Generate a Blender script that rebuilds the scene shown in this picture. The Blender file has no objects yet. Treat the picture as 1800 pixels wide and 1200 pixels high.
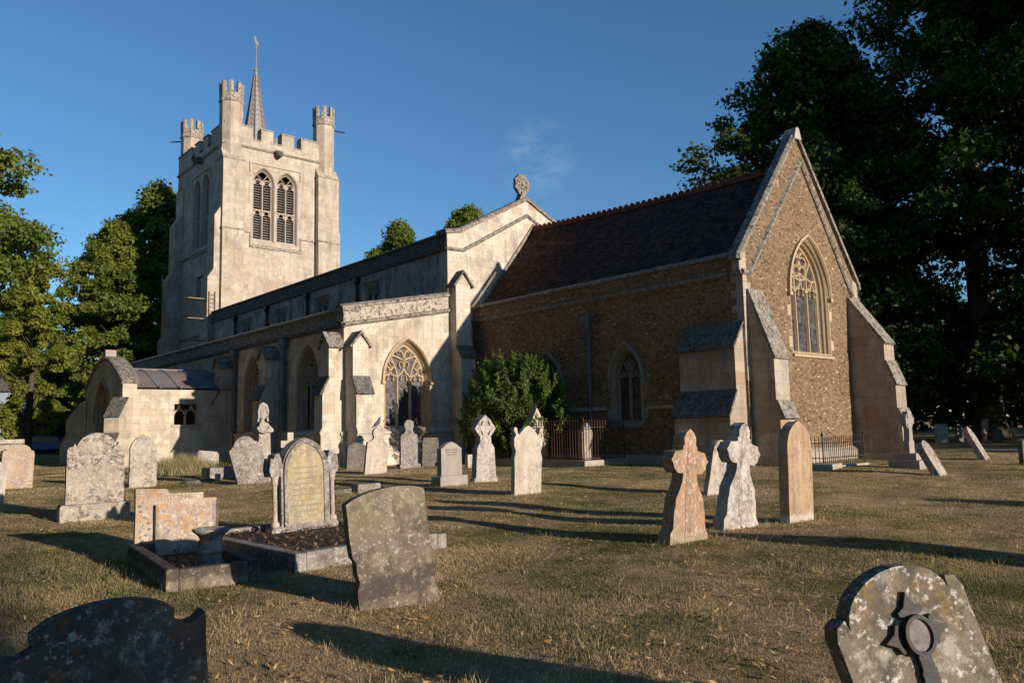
import bpy, bmesh, math, random
import numpy as np
from mathutils import Vector, Matrix
from mathutils.geometry import tessellate_polygon

random.seed(7)
rng = np.random.default_rng(7)
S = bpy.context.scene
COL = S.collection
R = math.radians

# ------------------------------------------------------------------ camera
PITCH, ROLL, YAW = R(6.191), R(-1.254), R(49.048)
cam_d = bpy.data.cameras.new('camera')
cam_d.sensor_width = 36.0
cam_d.lens = 1369.4 / 1800 * 36
cam_d.clip_end = 4000
cam = bpy.data.objects.new('camera', cam_d)
COL.objects.link(cam)
fw = Vector((-math.sin(YAW) * math.cos(PITCH), math.cos(YAW) * math.cos(PITCH), math.sin(PITCH)))
rt = Vector((math.cos(YAW), math.sin(YAW), 0))
up = rt.cross(fw)
rt2 = rt * math.cos(ROLL) + up * math.sin(ROLL)
up2 = rt2.cross(fw)
CAM = Vector((13.14, -20.819, 1.4))
m = Matrix((rt2, up2, -fw)).transposed().to_4x4()
m.translation = CAM
cam.matrix_world = m
S.camera = cam

# ------------------------------------------------------------------ light
SUN_EL, SUN_AZ = R(11.0), R(9.3)          # azimuth counted from east towards north
w = bpy.data.worlds.new('World')
S.world = w
w.use_nodes = True
wn = w.node_tree
bg = wn.nodes['Background']
sky = wn.nodes.new('ShaderNodeTexSky')
sky.sky_type = 'NISHITA'
sky.sun_disc = False
sky.sun_elevation = SUN_EL
sky.sun_rotation = R(90) - SUN_AZ
sky.air_density = 1.0
sky.dust_density = 0.0
sky.ozone_density = 4.0
WISP = (-0.6881, 0.6461, 0.3303)
def cloud_wisps(col):
    tc = wn.nodes.new('ShaderNodeTexCoord').outputs['Generated']
    mp = wn.nodes.new('ShaderNodeMapping'); wn.links.new(tc, mp.inputs[0]); mp.inputs['Scale'].default_value = (2.2, 3.4, 9.0); mp.inputs['Rotation'].default_value = (0, 0, .5)
    nz = wn.nodes.new('ShaderNodeTexNoise'); wn.links.new(mp.outputs[0], nz.inputs['Vector']); nz.inputs['Scale'].default_value = 6; nz.inputs['Detail'].default_value = 8; nz.inputs['Roughness'].default_value = .6
    nz.inputs['Distortion'].default_value = .8
    dt = wn.nodes.new('ShaderNodeVectorMath'); dt.operation = 'DOT_PRODUCT'; wn.links.new(tc, dt.inputs[0]); dt.inputs[1].default_value = WISP
    m1 = wn.nodes.new('ShaderNodeMapRange'); wn.links.new(dt.outputs['Value'], m1.inputs[0]); m1.inputs[1].default_value = .9986; m1.inputs[2].default_value = 1.0004
    m2 = wn.nodes.new('ShaderNodeMapRange'); wn.links.new(nz.outputs[0], m2.inputs[0]); m2.inputs[1].default_value = .40; m2.inputs[2].default_value = .75
    mr = wn.nodes.new('ShaderNodeMath'); mr.operation = 'MULTIPLY'; wn.links.new(m1.outputs[0], mr.inputs[0]); wn.links.new(m2.outputs[0], mr.inputs[1])
    m3 = wn.nodes.new('ShaderNodeMath'); m3.operation = 'MULTIPLY'; wn.links.new(mr.outputs[0], m3.inputs[0]); m3.inputs[1].default_value = .20
    mr = m3
    mx = wn.nodes.new('ShaderNodeMix'); mx.data_type = 'RGBA'; wn.links.new(mr.outputs[0], mx.inputs[0]); wn.links.new(col, mx.inputs[6]); mx.inputs[7].default_value = (6.0, 6.3, 6.8, 1)
    return mx.outputs[2]
hs = wn.nodes.new('ShaderNodeHueSaturation'); hs.inputs['Saturation'].default_value = 1.06
wn.links.new(sky.outputs[0], hs.inputs['Color'])
wn.links.new(cloud_wisps(hs.outputs[0]), bg.inputs['Color'])
bg.inputs['Strength'].default_value = 0.118
sd = bpy.data.lights.new('sun', 'SUN')
sd.energy = 5.0
sd.angle = R(0.5)
sd.color = (1.0, 0.86, 0.72)
sun = bpy.data.objects.new('sun', sd)
COL.objects.link(sun)
sv = Vector((math.cos(SUN_AZ) * math.cos(SUN_EL), math.sin(SUN_AZ) * math.cos(SUN_EL), math.sin(SUN_EL)))
sun.rotation_euler = sv.to_track_quat('Z', 'Y').to_euler()
sun.location = (60, 0, 40)
S.view_settings.view_transform = 'Standard'
S.view_settings.look = 'None'
S.view_settings.exposure = 0.38
S.view_settings.gamma = 1.0

# ------------------------------------------------------------------ node helpers
def newmat(name):
    mt = bpy.data.materials.new(name)
    mt.use_nodes = True
    nt = mt.node_tree
    nt.nodes.clear()
    out = nt.nodes.new('ShaderNodeOutputMaterial')
    b = nt.nodes.new('ShaderNodeBsdfPrincipled')
    nt.links.new(b.outputs[0], out.inputs[0])
    b.inputs['Roughness'].default_value = 0.9
    b.inputs['Specular IOR Level'].default_value = 0.15
    return mt, nt, b

class N:
    """small wrapper so that node trees read as formulas"""
    def __init__(s, nt): s.nt = nt
    def new(s, t, **k):
        n = s.nt.nodes.new(t)
        for a, v in k.items(): setattr(n, a, v)
        return n
    def put(s, sock, v):
        if isinstance(v, bpy.types.NodeSocket): s.nt.links.new(v, sock)
        elif isinstance(v, tuple) and len(v) == 3 and sock.type == 'RGBA': sock.default_value = (*v, 1)
        else: sock.default_value = v
    def math(s, op, a, b=0.0, clamp=False):
        n = s.new('ShaderNodeMath', operation=op, use_clamp=clamp); s.put(n.inputs[0], a); s.put(n.inputs[1], b); return n.outputs[0]
    def mix(s, f, a, b, bt='MIX'):
        n = s.new('ShaderNodeMix', data_type='RGBA', blend_type=bt)
        s.put(n.inputs[0], f); s.put(n.inputs[6], a); s.put(n.inputs[7], b); return n.outputs[2]
    def noise(s, v, scale, detail=4, rough=.55, dist=0.0):
        n = s.new('ShaderNodeTexNoise'); s.put(n.inputs['Vector'], v)
        n.inputs['Scale'].default_value = scale; n.inputs['Detail'].default_value = detail
        n.inputs['Roughness'].default_value = rough; n.inputs['Distortion'].default_value = dist
        return n.outputs[0]
    def ramp(s, f, *st):
        n = s.new('ShaderNodeValToRGB'); e = n.color_ramp.elements
        while len(e) < len(st): e.new(0.5)
        for k, (p, c) in enumerate(st):
            e[k].position = p; e[k].color = (*c, 1) if isinstance(c, tuple) else (c, c, c, 1)
        s.put(n.inputs[0], f); return n.outputs[0]
    def step(s, f, lo, hi):
        n = s.new('ShaderNodeMapRange'); s.put(n.inputs[0], f)
        n.inputs[1].default_value = lo; n.inputs[2].default_value = hi; return n.outputs[0]
    def scale(s, v, sc, loc=(0, 0, 0)):
        n = s.new('ShaderNodeMapping'); s.put(n.inputs[0], v)
        n.inputs['Scale'].default_value = sc; n.inputs['Location'].default_value = loc; return n.outputs[0]
    def vor(s, v, scale, feat='F1', rnd=1.0):
        n = s.new('ShaderNodeTexVoronoi', feature=feat); s.put(n.inputs['Vector'], v)
        n.inputs['Scale'].default_value = scale; n.inputs['Randomness'].default_value = rnd; return n
    def bump(s, b, h, st=.5, d=.02, prev=None):
        n = s.new('ShaderNodeBump'); n.inputs['Strength'].default_value = st; n.inputs['Distance'].default_value = d
        s.put(n.inputs['Height'], h)
        if prev is not None: s.put(n.inputs['Normal'], prev)
        s.put(b.inputs['Normal'], n.outputs[0]); return n.outputs[0]
    def pos(s): return s.new('ShaderNodeNewGeometry').outputs['Position']
    def objc(s):
        """object coordinates moved by a random amount for every object"""
        tc = s.new('ShaderNodeTexCoord').outputs['Object']
        r = s.new('ShaderNodeObjectInfo').outputs['Random']
        n = s.new('ShaderNodeVectorMath', operation='ADD'); s.put(n.inputs[0], tc)
        c = s.new('ShaderNodeCombineXYZ'); k = s.math('MULTIPLY', r, 57.0)
        s.put(c.inputs[0], k); s.put(c.inputs[1], k); s.put(c.inputs[2], k)
        s.put(n.inputs[1], c.outputs[0]); return n.outputs[0]
    def wallco(s):
        """(along the wall, height, 0) for walls that face any way"""
        g = s.new('ShaderNodeNewGeometry')
        p = s.new('ShaderNodeSeparateXYZ'); s.put(p.inputs[0], g.outputs['Position'])
        q = s.new('ShaderNodeSeparateXYZ'); s.put(q.inputs[0], g.outputs['True Normal'])
        f = s.math('GREATER_THAN', s.math('ABSOLUTE', q.outputs[0]), 0.6)
        x = s.new('ShaderNodeMix', data_type='FLOAT')
        s.put(x.inputs[0], f); s.put(x.inputs[2], p.outputs[0]); s.put(x.inputs[3], p.outputs[1])
        c = s.new('ShaderNodeCombineXYZ'); s.put(c.inputs[0], x.outputs[0]); s.put(c.inputs[1], p.outputs[2])
        return c.outputs[0], g.outputs['Position']

def ashlar(name, c1, c2, joint, bw, rh, patch=(.35, .27, .18), dark=(.10, .095, .09), darkamt=.5, pale=(.66, .60, .50)):
    mt, nt, b = newmat(name); n = N(nt)
    wc, p = n.wallco()
    br = n.new('ShaderNodeTexBrick', offset=.5)
    wob = n.new('ShaderNodeVectorMath', operation='ADD'); n.put(wob.inputs[0], wc)
    nz = n.new('ShaderNodeTexNoise'); n.put(nz.inputs['Vector'], p); nz.inputs['Scale'].default_value = 1.5
    sc = n.new('ShaderNodeVectorMath', operation='SCALE'); n.put(sc.inputs[0], nz.outputs[1]); sc.inputs['Scale'].default_value = .05
    n.put(wob.inputs[1], sc.outputs[0])
    n.put(br.inputs['Vector'], wob.outputs[0])
    n.put(br.inputs['Color1'], c1); n.put(br.inputs['Color2'], c2); n.put(br.inputs['Mortar'], joint)
    br.inputs['Scale'].default_value = 1; br.inputs['Brick Width'].default_value = bw; br.inputs['Row Height'].default_value = rh
    br.inputs['Mortar Size'].default_value = .008; br.inputs['Mortar Smooth'].default_value = .4
    # per block tint: some blocks replaced with paler or browner stone
    br2 = n.new('ShaderNodeTexBrick', offset=.5); n.put(br2.inputs['Vector'], wob.outputs[0])
    br2.inputs['Scale'].default_value = 1; br2.inputs['Brick Width'].default_value = bw; br2.inputs['Row Height'].default_value = rh
    br2.inputs['Mortar Size'].default_value = 0; n.put(br2.inputs['Color1'], (0, 0, 0)); n.put(br2.inputs['Color2'], (1, 1, 1))
    cell = n.noise(n.scale(wc, (.45, .7, 1), (3.3, 1.7, 0)), 1.6, 3)
    col = n.mix(n.math('MULTIPLY', n.math('MULTIPLY', n.step(br2.outputs[0], .84, .92), n.step(cell, .42, .55)), .55), br.outputs[0], pale)
    col = n.mix(n.math('MULTIPLY', n.step(br2.outputs[0], .16, .12), .55), col, patch)
    f1 = n.step(n.noise(n.scale(p, (1, 1, .7)), .75, 6, .66), .50, .62)
    col = n.mix(n.math('MULTIPLY', f1, .6), col, patch)
    f3 = n.step(n.noise(n.scale(p, (1, 1, .8), (8, 3, 5)), .6, 6, .7), .54, .60)
    col = n.mix(n.math('MULTIPLY', f3, .55), col, pale)
    f5 = n.step(n.noise(n.scale(p, (1, 1, .9), (5, 5, 2)), 1.1, 7, .72), .535, .575)
    col = n.mix(n.math('MULTIPLY', f5, .5), col, (.27, .23, .19))
    f4 = n.step(n.noise(n.scale(p, (1, 1, .6), (2, 9, 1)), 1.7, 6, .72), .53, .62)
    col = n.mix(n.math('MULTIPLY', f4, darkamt), col, n.mix(.65, col, dark))
    st = n.noise(n.scale(p, (2.2, 2.2, .16)), 1.3, 6, .7)     # rain streaks
    col = n.mix(n.math('MULTIPLY', n.step(st, .53, .68), darkamt), col, dark)
    gr = n.noise(p, 9, 6, .7)
    col = n.mix(n.math('MULTIPLY', n.step(gr, .5, .8), .45), col, n.mix(.6, col, dark))
    sp = n.noise(p, 45, 3, .6)
    col = n.mix(n.math('MULTIPLY', n.step(sp, .55, .75), .25), col, pale)
    jn = n.math('MULTIPLY', br.outputs[1], n.step(n.noise(p, 1.9, 4, .6), .38, .55))      # open joints, pointed up here and there
    col = n.mix(n.math('MULTIPLY', jn, .3), col, n.mix(1, joint, (.6, .58, .56), 'MULTIPLY'))
    n.put(b.inputs['Base Color'], col)
    h = n.math('ADD', n.math('MULTIPLY', br.outputs[1], -.5), n.math('MULTIPLY', gr, .6))
    n.bump(b, h, .5, .015)
    return mt

def rubble(name):
    mt, nt, b = newmat(name); n = N(nt)
    wc, p = n.wallco()
    wn_ = n.new('ShaderNodeTexNoise'); n.put(wn_.inputs['Vector'], p); wn_.inputs['Scale'].default_value = 3
    sc = n.new('ShaderNodeVectorMath', operation='SCALE'); n.put(sc.inputs[0], wn_.outputs[1]); sc.inputs['Scale'].default_value = .06
    ad = n.new('ShaderNodeVectorMath', operation='ADD'); n.put(ad.inputs[0], wc); n.put(ad.inputs[1], sc.outputs[0])
    v2 = n.scale(ad.outputs[0], (8.5, 16.5, 1))
    v = n.vor(v2, 1, 'F1', .85)
    e = n.vor(v2, 1, 'DISTANCE_TO_EDGE', .85).outputs['Distance']
    sp = n.new('ShaderNodeSeparateColor'); n.put(sp.inputs[0], v.outputs['Color'])
    base = n.ramp(sp.outputs[0], (0, (.045, .030, .022)), (.20, (.125, .076, .048)), (.42, (.182, .117, .070)), (.64, (.235, .148, .082)), (.84, (.215, .165, .12)), (.955, (.38, .33, .265)), (.985, (.52, .48, .42)))
    base.node.color_ramp.interpolation = 'CONSTANT'
    base = n.mix(.25, base, n.ramp(sp.outputs[1], (0, (.18, .10, .05)), (1, (.55, .40, .24))))
    mort = n.mix(n.noise(p, 20, 3), (.19, .135, .088), (.29, .215, .14))
    col = n.mix(n.step(e, .02, .09), mort, base)
    big = n.noise(p, .5, 4, .6)
    col = n.mix(n.math('MULTIPLY', n.step(big, .45, .7), .35), col, n.mix(1, col, (.62, .5, .4), 'MULTIPLY'))
    gr = n.noise(p, 30, 4, .7)
    col = n.mix(n.math('MULTIPLY', n.step(gr, .5, .8), .4), col, n.mix(.6, col, (.08, .06, .04)))
    n.put(b.inputs['Base Color'], col)
    h = n.math('ADD', n.step(e, 0, .25), n.math('MULTIPLY', gr, .5))
    n.bump(b, h, .8, .03)
    return mt

def lichened(name, base, c2, spots=.5, orange=.15):
    """weathered dressings: copings, strings, set-offs"""
    mt, nt, b = newmat(name); n = N(nt); p = n.pos()
    g = n.noise(p, 3.5, 6, .7)
    col = n.mix(n.step(g, .35, .65), base, c2)
    w_ = n.noise(p, 11, 6, .8)
    col = n.mix(n.math('MULTIPLY', n.step(w_, .54, .58), spots), col, (.55, .53, .47))
    d = n.noise(p, 6.5, 6, .75, .3)
    col = n.mix(n.math('MULTIPLY', n.step(d, .52, .58), .85), col, (.05, .048, .045))
    o = n.noise(n.scale(p, (1, 1, 1), (7, 3, 1)), 8, 5, .7)
    col = n.mix(n.math('MULTIPLY', n.step(o, .6, .66), orange), col, (.45, .25, .05))
    n.put(b.inputs['Base Color'], col)
    n.bump(b, n.math('ADD', w_, g), .7, .02)
    return mt

def plain(name, col, rough=.8, spec=.2, metal=0.0, var=.25, vs=6.0):
    mt, nt, b = newmat(name); n = N(nt); p = n.pos()
    f = n.noise(p, vs, 5, .65)
    n.put(b.inputs['Base Color'], n.mix(n.math('MULTIPLY', n.step(f, .35, .7), 1.0), col, tuple(c * (1 - var) for c in col)))
    b.inputs['Roughness'].default_value = rough; b.inputs['Specular IOR Level'].default_value = spec; b.inputs['Metallic'].default_value = metal
    n.bump(b, n.noise(p, vs * 5, 4, .6), .25, .01)
    return mt

def roof_tiles(name):
    mt, nt, b = newmat(name); n = N(nt)
    g = n.pos(); s_ = n.new('ShaderNodeSeparateXYZ'); n.put(s_.inputs[0], g)
    c = n.new('ShaderNodeCombineXYZ'); n.put(c.inputs[0], s_.outputs[0]); n.put(c.inputs[1], s_.outputs[2])
    br = n.new('ShaderNodeTexBrick', offset=.5); n.put(br.inputs['Vector'], c.outputs[0])
    br.inputs['Scale'].default_value = 1; br.inputs['Brick Width'].default_value = .17; br.inputs['Row Height'].default_value = .085
    br.inputs['Mortar Size'].default_value = .004
    n.put(br.inputs['Color1'], (.026, .017, .013)); n.put(br.inputs['Color2'], (.12, .064, .042)); n.put(br.inputs['Mortar'], (.008, .006, .005))
    f = n.noise(g, .9, 5, .65)
    col = n.mix(n.math('MULTIPLY', n.step(f, .42, .7), .7), br.outputs[0], (.022, .019, .018))
    f2 = n.noise(n.scale(g, (6, 6, 12)), 1, 3, .6)
    col = n.mix(n.math('MULTIPLY', n.step(f2, .62, .75), .35), col, (.09, .055, .042))
    n.put(b.inputs['Base Color'], col); b.inputs['Roughness'].default_value = .9
    n.bump(b, n.math('ADD', n.math('MULTIPLY', br.outputs[1], -1), f2), .5, .02)
    return mt

def gstone(name, c1, c2, white=.3, dark=.4, orange=.2, green=0.0, streak=.4, orangec=(.42, .22, .05), band=None):
    """gravestone: two body tones, white crusts, black algae, orange lichen, vertical streaks"""
    mt, nt, b = newmat(name); n = N(nt); p = n.objc()
    g = n.noise(p, 2.2, 5, .62)
    col = n.mix(n.step(g, .36, .64), c1, c2)
    s_ = n.noise(n.scale(p, (9, 9, .9)), 1, 5, .65)
    col = n.mix(n.math('MULTIPLY', n.step(s_, .52, .72), streak), col, tuple(.45 * c for c in c2))
    s2 = n.noise(n.scale(p, (7, 7, 1.1), (4, 9, 2)), 1, 5, .65)
    col = n.mix(n.math('MULTIPLY', n.step(s2, .54, .74), streak * .8), col, tuple(min(.75, 1.55 * c) for c in c1))
    d = n.noise(p, 13, 6, .75, .4)
    d2 = n.noise(n.scale(p, (1, 1, 1), (5, 1, 8)), 2.6, 4, .6)
    col = n.mix(n.math('MULTIPLY', n.math('MULTIPLY', n.step(d, .47, .55), n.step(d2, .40, .56)), dark), col, (.06, .053, .045))
    bl = n.noise(n.scale(p, (1, 1, .6), (3, 7, 1)), 4.2, 6, .72)
    col = n.mix(n.math('MULTIPLY', n.step(bl, .53, .63), dark * .7), col, n.mix(.6, col, (.07, .06, .05)))
    o = n.noise(n.scale(p, (1, 1, 1), (2, 6, 3)), 16, 5, .7)
    o2 = n.noise(n.scale(p, (1, 1, 1), (9, 2, 5)), 3.4, 3, .6)
    col = n.mix(n.math('MULTIPLY', n.math('MULTIPLY', n.step(o, .5, .58), n.step(o2, .42, .6)), orange), col, orangec)
    if green:
        gr = n.noise(n.scale(p, (1, 1, 1), (1, 8, 4)), 3.0, 4, .6)
        col = n.mix(n.math('MULTIPLY', n.step(gr, .5, .68), green), col, (.30, .29, .10))
    v = n.vor(n.scale(p, (1, 1, 1), (3, 3, 3)), 34, 'F1')
    vs = n.new('ShaderNodeSeparateColor'); n.put(vs.inputs[0], v.outputs['Color'])
    ww = n.noise(n.scale(p, (1, 1, 1), (6, 6, 1)), 2.8, 4, .65)
    wf = n.math('MULTIPLY', n.math('MULTIPLY', n.step(v.outputs['Distance'], .30, .20), n.math('GREATER_THAN', vs.outputs[0], .86)), .7)
    wf2 = n.math('MULTIPLY', n.step(n.noise(n.scale(p, (1, 1, 1), (2, 2, 9)), 21, 6, .78), .55, .60), n.step(ww, .40, .54))
    wf3 = n.math('MULTIPLY', n.step(n.noise(n.scale(p, (1, 1, 1), (9, 2, 2)), 8, 6, .72), .54, .62), n.step(ww, .62, .42))
    wf3 = n.math('MULTIPLY', wf3, .55)
    col = n.mix(n.math('MULTIPLY', n.math('MAXIMUM', n.math('MAXIMUM', wf, wf2), wf3), white), col, (.62, .60, .54))
    if band:
        z0, z1, bc = band
        so = n.new('ShaderNodeSeparateXYZ'); n.put(so.inputs[0], n.new('ShaderNodeTexCoord').outputs['Object'])
        zz = n.math('ADD', so.outputs[2], n.math('MULTIPLY', n.math('SUBTRACT', n.noise(p, 6, 6, .75), .5), .22))
        bf = n.math('MULTIPLY', n.step(zz, z0 - .02, z0 + .02), n.step(zz, z1 + .02, z1 - .02))
        bf = n.math('MULTIPLY', bf, n.step(n.noise(n.scale(p, (1, 1, 1), (4, 4, 4)), 15, 5, .75), .38, .48))
        col = n.mix(n.math('MULTIPLY', bf, .85), col, bc)
    fine = n.noise(p, 70, 5, .75)
    col = n.mix(n.math('MULTIPLY', n.step(fine, .5, .68), .42), col, (.07, .06, .05))
    n.put(b.inputs['Base Color'], col)
    n.bump(b, n.math('ADD', n.math('MULTIPLY', d, 1.0), n.math('MULTIPLY', fine, .5)), .55, .012)
    return mt

def leafmat(name, c1, c2, trans=.35, vs=.35):
    mt = bpy.data.materials.new(name); mt.use_nodes = True; nt = mt.node_tree; nt.nodes.clear(); n = N(nt)
    out = n.new('ShaderNodeOutputMaterial')
    p = n.pos()
    f = n.noise(p, vs, 3, .6); f2 = n.noise(p, 4.0, 2, .5)
    col = n.mix(n.step(n.math('ADD', n.math('MULTIPLY', f, .65), n.math('MULTIPLY', f2, .35)), .4, .62), c1, c2)
    d = n.new('ShaderNodeBsdfPrincipled'); n.put(d.inputs['Base Color'], col); d.inputs['Roughness'].default_value = .55; d.inputs['Specular IOR Level'].default_value = .3
    t = n.new('ShaderNodeBsdfTranslucent'); n.put(t.inputs[0], n.mix(1, col, (1.0, 1.05, .45), 'MULTIPLY'))
    ms = n.new('ShaderNodeMixShader'); ms.inputs[0].default_value = trans
    nt.links.new(d.outputs[0], ms.inputs[1]); nt.links.new(t.outputs[0], ms.inputs[2]); nt.links.new(ms.outputs[0], out.inputs[0])
    return mt

def lawn_colour(n, p):
    a = n.noise(p, .34, 4, .55, .3); b_ = n.noise(p, 1.5, 5, .65, .4); c = n.noise(p, 7, 5, .7)
    f = n.math('ADD', n.math('ADD', n.math('MULTIPLY', a, .40), n.math('MULTIPLY', b_, .36)), n.math('MULTIPLY', c, .24))
    col = n.ramp(f, (.39, (.145, .165, .048)), (.455, (.32, .27, .12)), (.515, (.61, .44, .265)), (.61, (.90, .67, .45)))
    return col, f

def lawn_mat(name):
    mt, nt, b = newmat(name); n = N(nt); p = n.pos()
    col, f = lawn_colour(n, p)
    h1 = n.noise(n.scale(p, (1, 1, 1)), 24, 6, .75); h2 = n.noise(p, 80, 4, .7)
    col = n.mix(n.step(h1, .45, .7), n.mix(1, col, (.55, .55, .5), 'MULTIPLY'), n.mix(1, col, (1.25, 1.2, 1.1), 'MULTIPLY'))
    n.put(b.inputs['Base Color'], col); b.inputs['Roughness'].default_value = 1; b.inputs['Specular IOR Level'].default_value = .05
    n.bump(b, n.math('ADD', h1, n.math('MULTIPLY', h2, .6)), 1.0, .12)
    return mt

def blade_mat(name):
    mt = bpy.data.materials.new(name); mt.use_nodes = True; nt = mt.node_tree; nt.nodes.clear(); n = N(nt)
    out = n.new('ShaderNodeOutputMaterial'); p = n.pos()
    col, f = lawn_colour(n, p)
    v = n.noise(p, 60, 1, .5)
    col = n.mix(n.step(v, .35, .65), n.mix(.5, n.mix(1, col, (.7, .8, .6), 'MULTIPLY'), (.08, .11, .03)), n.mix(.5, n.mix(1, col, (1.35, 1.28, 1.15), 'MULTIPLY'), (.50, .40, .28)))
    d = n.new('ShaderNodeBsdfDiffuse'); n.put(d.inputs[0], col)
    t = n.new('ShaderNodeBsdfTranslucent'); n.put(t.inputs[0], col)
    ms = n.new('ShaderNodeMixShader'); ms.inputs[0].default_value = .45
    nt.links.new(d.outputs[0], ms.inputs[1]); nt.links.new(t.outputs[0], ms.inputs[2]); nt.links.new(ms.outputs[0], out.inputs[0])
    return mt

def glass_mat(name, base, rough=.25):
    mt, nt, b = newmat(name); n = N(nt); wc, p = n.wallco()
    rot = n.new('ShaderNodeMapping'); n.put(rot.inputs[0], wc); rot.inputs['Rotation'].default_value = (0, 0, R(45)); rot.inputs['Scale'].default_value = (9, 9, 9)
    v = n.vor(wc, 7, 'F1', .9); s_ = n.new('ShaderNodeSeparateColor'); n.put(s_.inputs[0], v.outputs['Color'])
    e = n.vor(wc, 7, 'DISTANCE_TO_EDGE', .9).outputs['Distance']
    col = n.mix(s_.outputs[0], tuple(.4 * c for c in base), tuple(1.8 * c for c in base))
    col = n.mix(n.step(e, .01, .05), (.012, .012, .014), col)
    n.put(b.inputs['Base Color'], col); b.inputs['Roughness'].default_value = rough; b.inputs['Specular IOR Level'].default_value = .5
    n.bump(b, n.math('ADD', s_.outputs[1], n.step(e, 0, .06)), .35, .01)
    return mt

M = {}
M['cream'] = ashlar('cream limestone ashlar', (.58, .515, .43), (.49, .43, .355), (.40, .355, .30), .78, .34, darkamt=.42)
M['tower'] = ashlar('tower limestone ashlar', (.48, .415, .345), (.385, .325, .265), (.43, .375, .32), .62, .30, darkamt=.38, pale=(.58, .51, .41))
M['nave'] = ashlar('nave clerestory ashlar', (.40, .375, .34), (.32, .30, .27), (.15, .14, .13), .85, .42, darkamt=.92, dark=(.045, .044, .046))
M['porch'] = ashlar('porch ashlar', (.54, .465, .37), (.46, .39, .30), (.40, .34, .26), .8, .32, darkamt=.15)
M['rubble'] = rubble('brown cobble rubble')
M['dress'] = ashlar('grey dressed stone', (.40, .355, .29), (.33, .29, .235), (.22, .19, .16), .55, .38, darkamt=.45, pale=(.46, .42, .35))
M['butt'] = ashlar('patched buttress stone', (.42, .34, .25), (.30, .24, .18), (.24, .20, .16), .6, .36, patch=(.25, .15, .08), darkamt=.4, pale=(.46, .42, .36))
M['darkdress'] = plain('dark weathered dressing', (.27, .235, .19), var=.35, vs=5)
M['golden'] = plain('golden tracery stone', (.47, .36, .235), var=.3, vs=9)
M['greystone'] = plain('grey tracery stone', (.34, .30, .245), var=.35, vs=9)
M['towertrac'] = plain('tower tracery stone', (.47, .40, .325), var=.3, vs=9)
M['parapet'] = lichened('lichened parapet', (.17, .155, .14), (.30, .265, .22), .45, .08)  # south parapet: dark lichened stone, its shade also put into the colour
M['sunlitpar'] = lichened('sunlit lichened parapet', (.30, .265, .22), (.45, .39, .32), .5, .06)  # same parapet on the east side, sunlight put into a lighter base
M['coping'] = lichened('lichened coping', (.15, .135, .112), (.29, .25, .20), .55, .2)
M['setoff'] = lichened('dark mossy set-off', (.075, .07, .062), (.15, .135, .115), .3, .05)
M['towerstr'] = lichened('tower string course', (.30, .26, .215), (.38, .325, .26), .1, .02)
M['tiles'] = roof_tiles('dark clay tiles')
M['crest'] = plain('red clay ridge', (.19, .06, .035), var=.5, vs=5)
M['lead'] = plain('lead sheet', (.22, .175, .155), rough=.8, spec=.2, var=.35, vs=1.2)
M['leadgrey'] = plain('grey lead sheet', (.19, .18, .18), rough=.75, spec=.2, var=.25, vs=1.5)
M['pipe'] = plain('blue grey painted pipe', (.10, .115, .15), rough=.5, spec=.4, var=.2)
M['blackpipe'] = plain('black painted pipe', (.012, .012, .013), rough=.5, spec=.4)
M['glass'] = glass_mat('dark leaded glass', (.035, .034, .036))
M['glassgrey'] = glass_mat('grey stained glass', (.055, .050, .053), .4)
M['black'] = plain('dark void', (.006, .006, .006))
M['louvre'] = plain('weathered louvre', (.27, .245, .225), var=.3)
M['wood'] = plain('weathered plank', (.30, .24, .18), var=.4)
M['iron'] = plain('black iron', (.020, .018, .017), rough=.6, spec=.4)
M['rust'] = plain('rusty iron', (.085, .045, .034), rough=.85, var=.55, vs=14)
M['bark'] = plain('bark', (.085, .07, .052), var=.5, vs=5)
M['lawn'] = lawn_mat('dry lawn')
M['blade'] = blade_mat('grass blades')
M['path'] = plain('gravel path', (.28, .25, .22), var=.25, vs=8)

# ------------------------------------------------------------------ mesh helpers
class Fr:
    """flat frame: u along the wall, v up, n out of the wall"""
    def __init__(s, o, u, v=(0, 0, 1), nn=None):
        s.o = Vector(o); s.u = Vector(u).normalized(); s.v = Vector(v).normalized()
        s.n = Vector(nn).normalized() if nn is not None else s.u.cross(s.v)
    def p(s, u, v, n=0.0): return s.o + s.u * u + s.v * v + s.n * n

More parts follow.
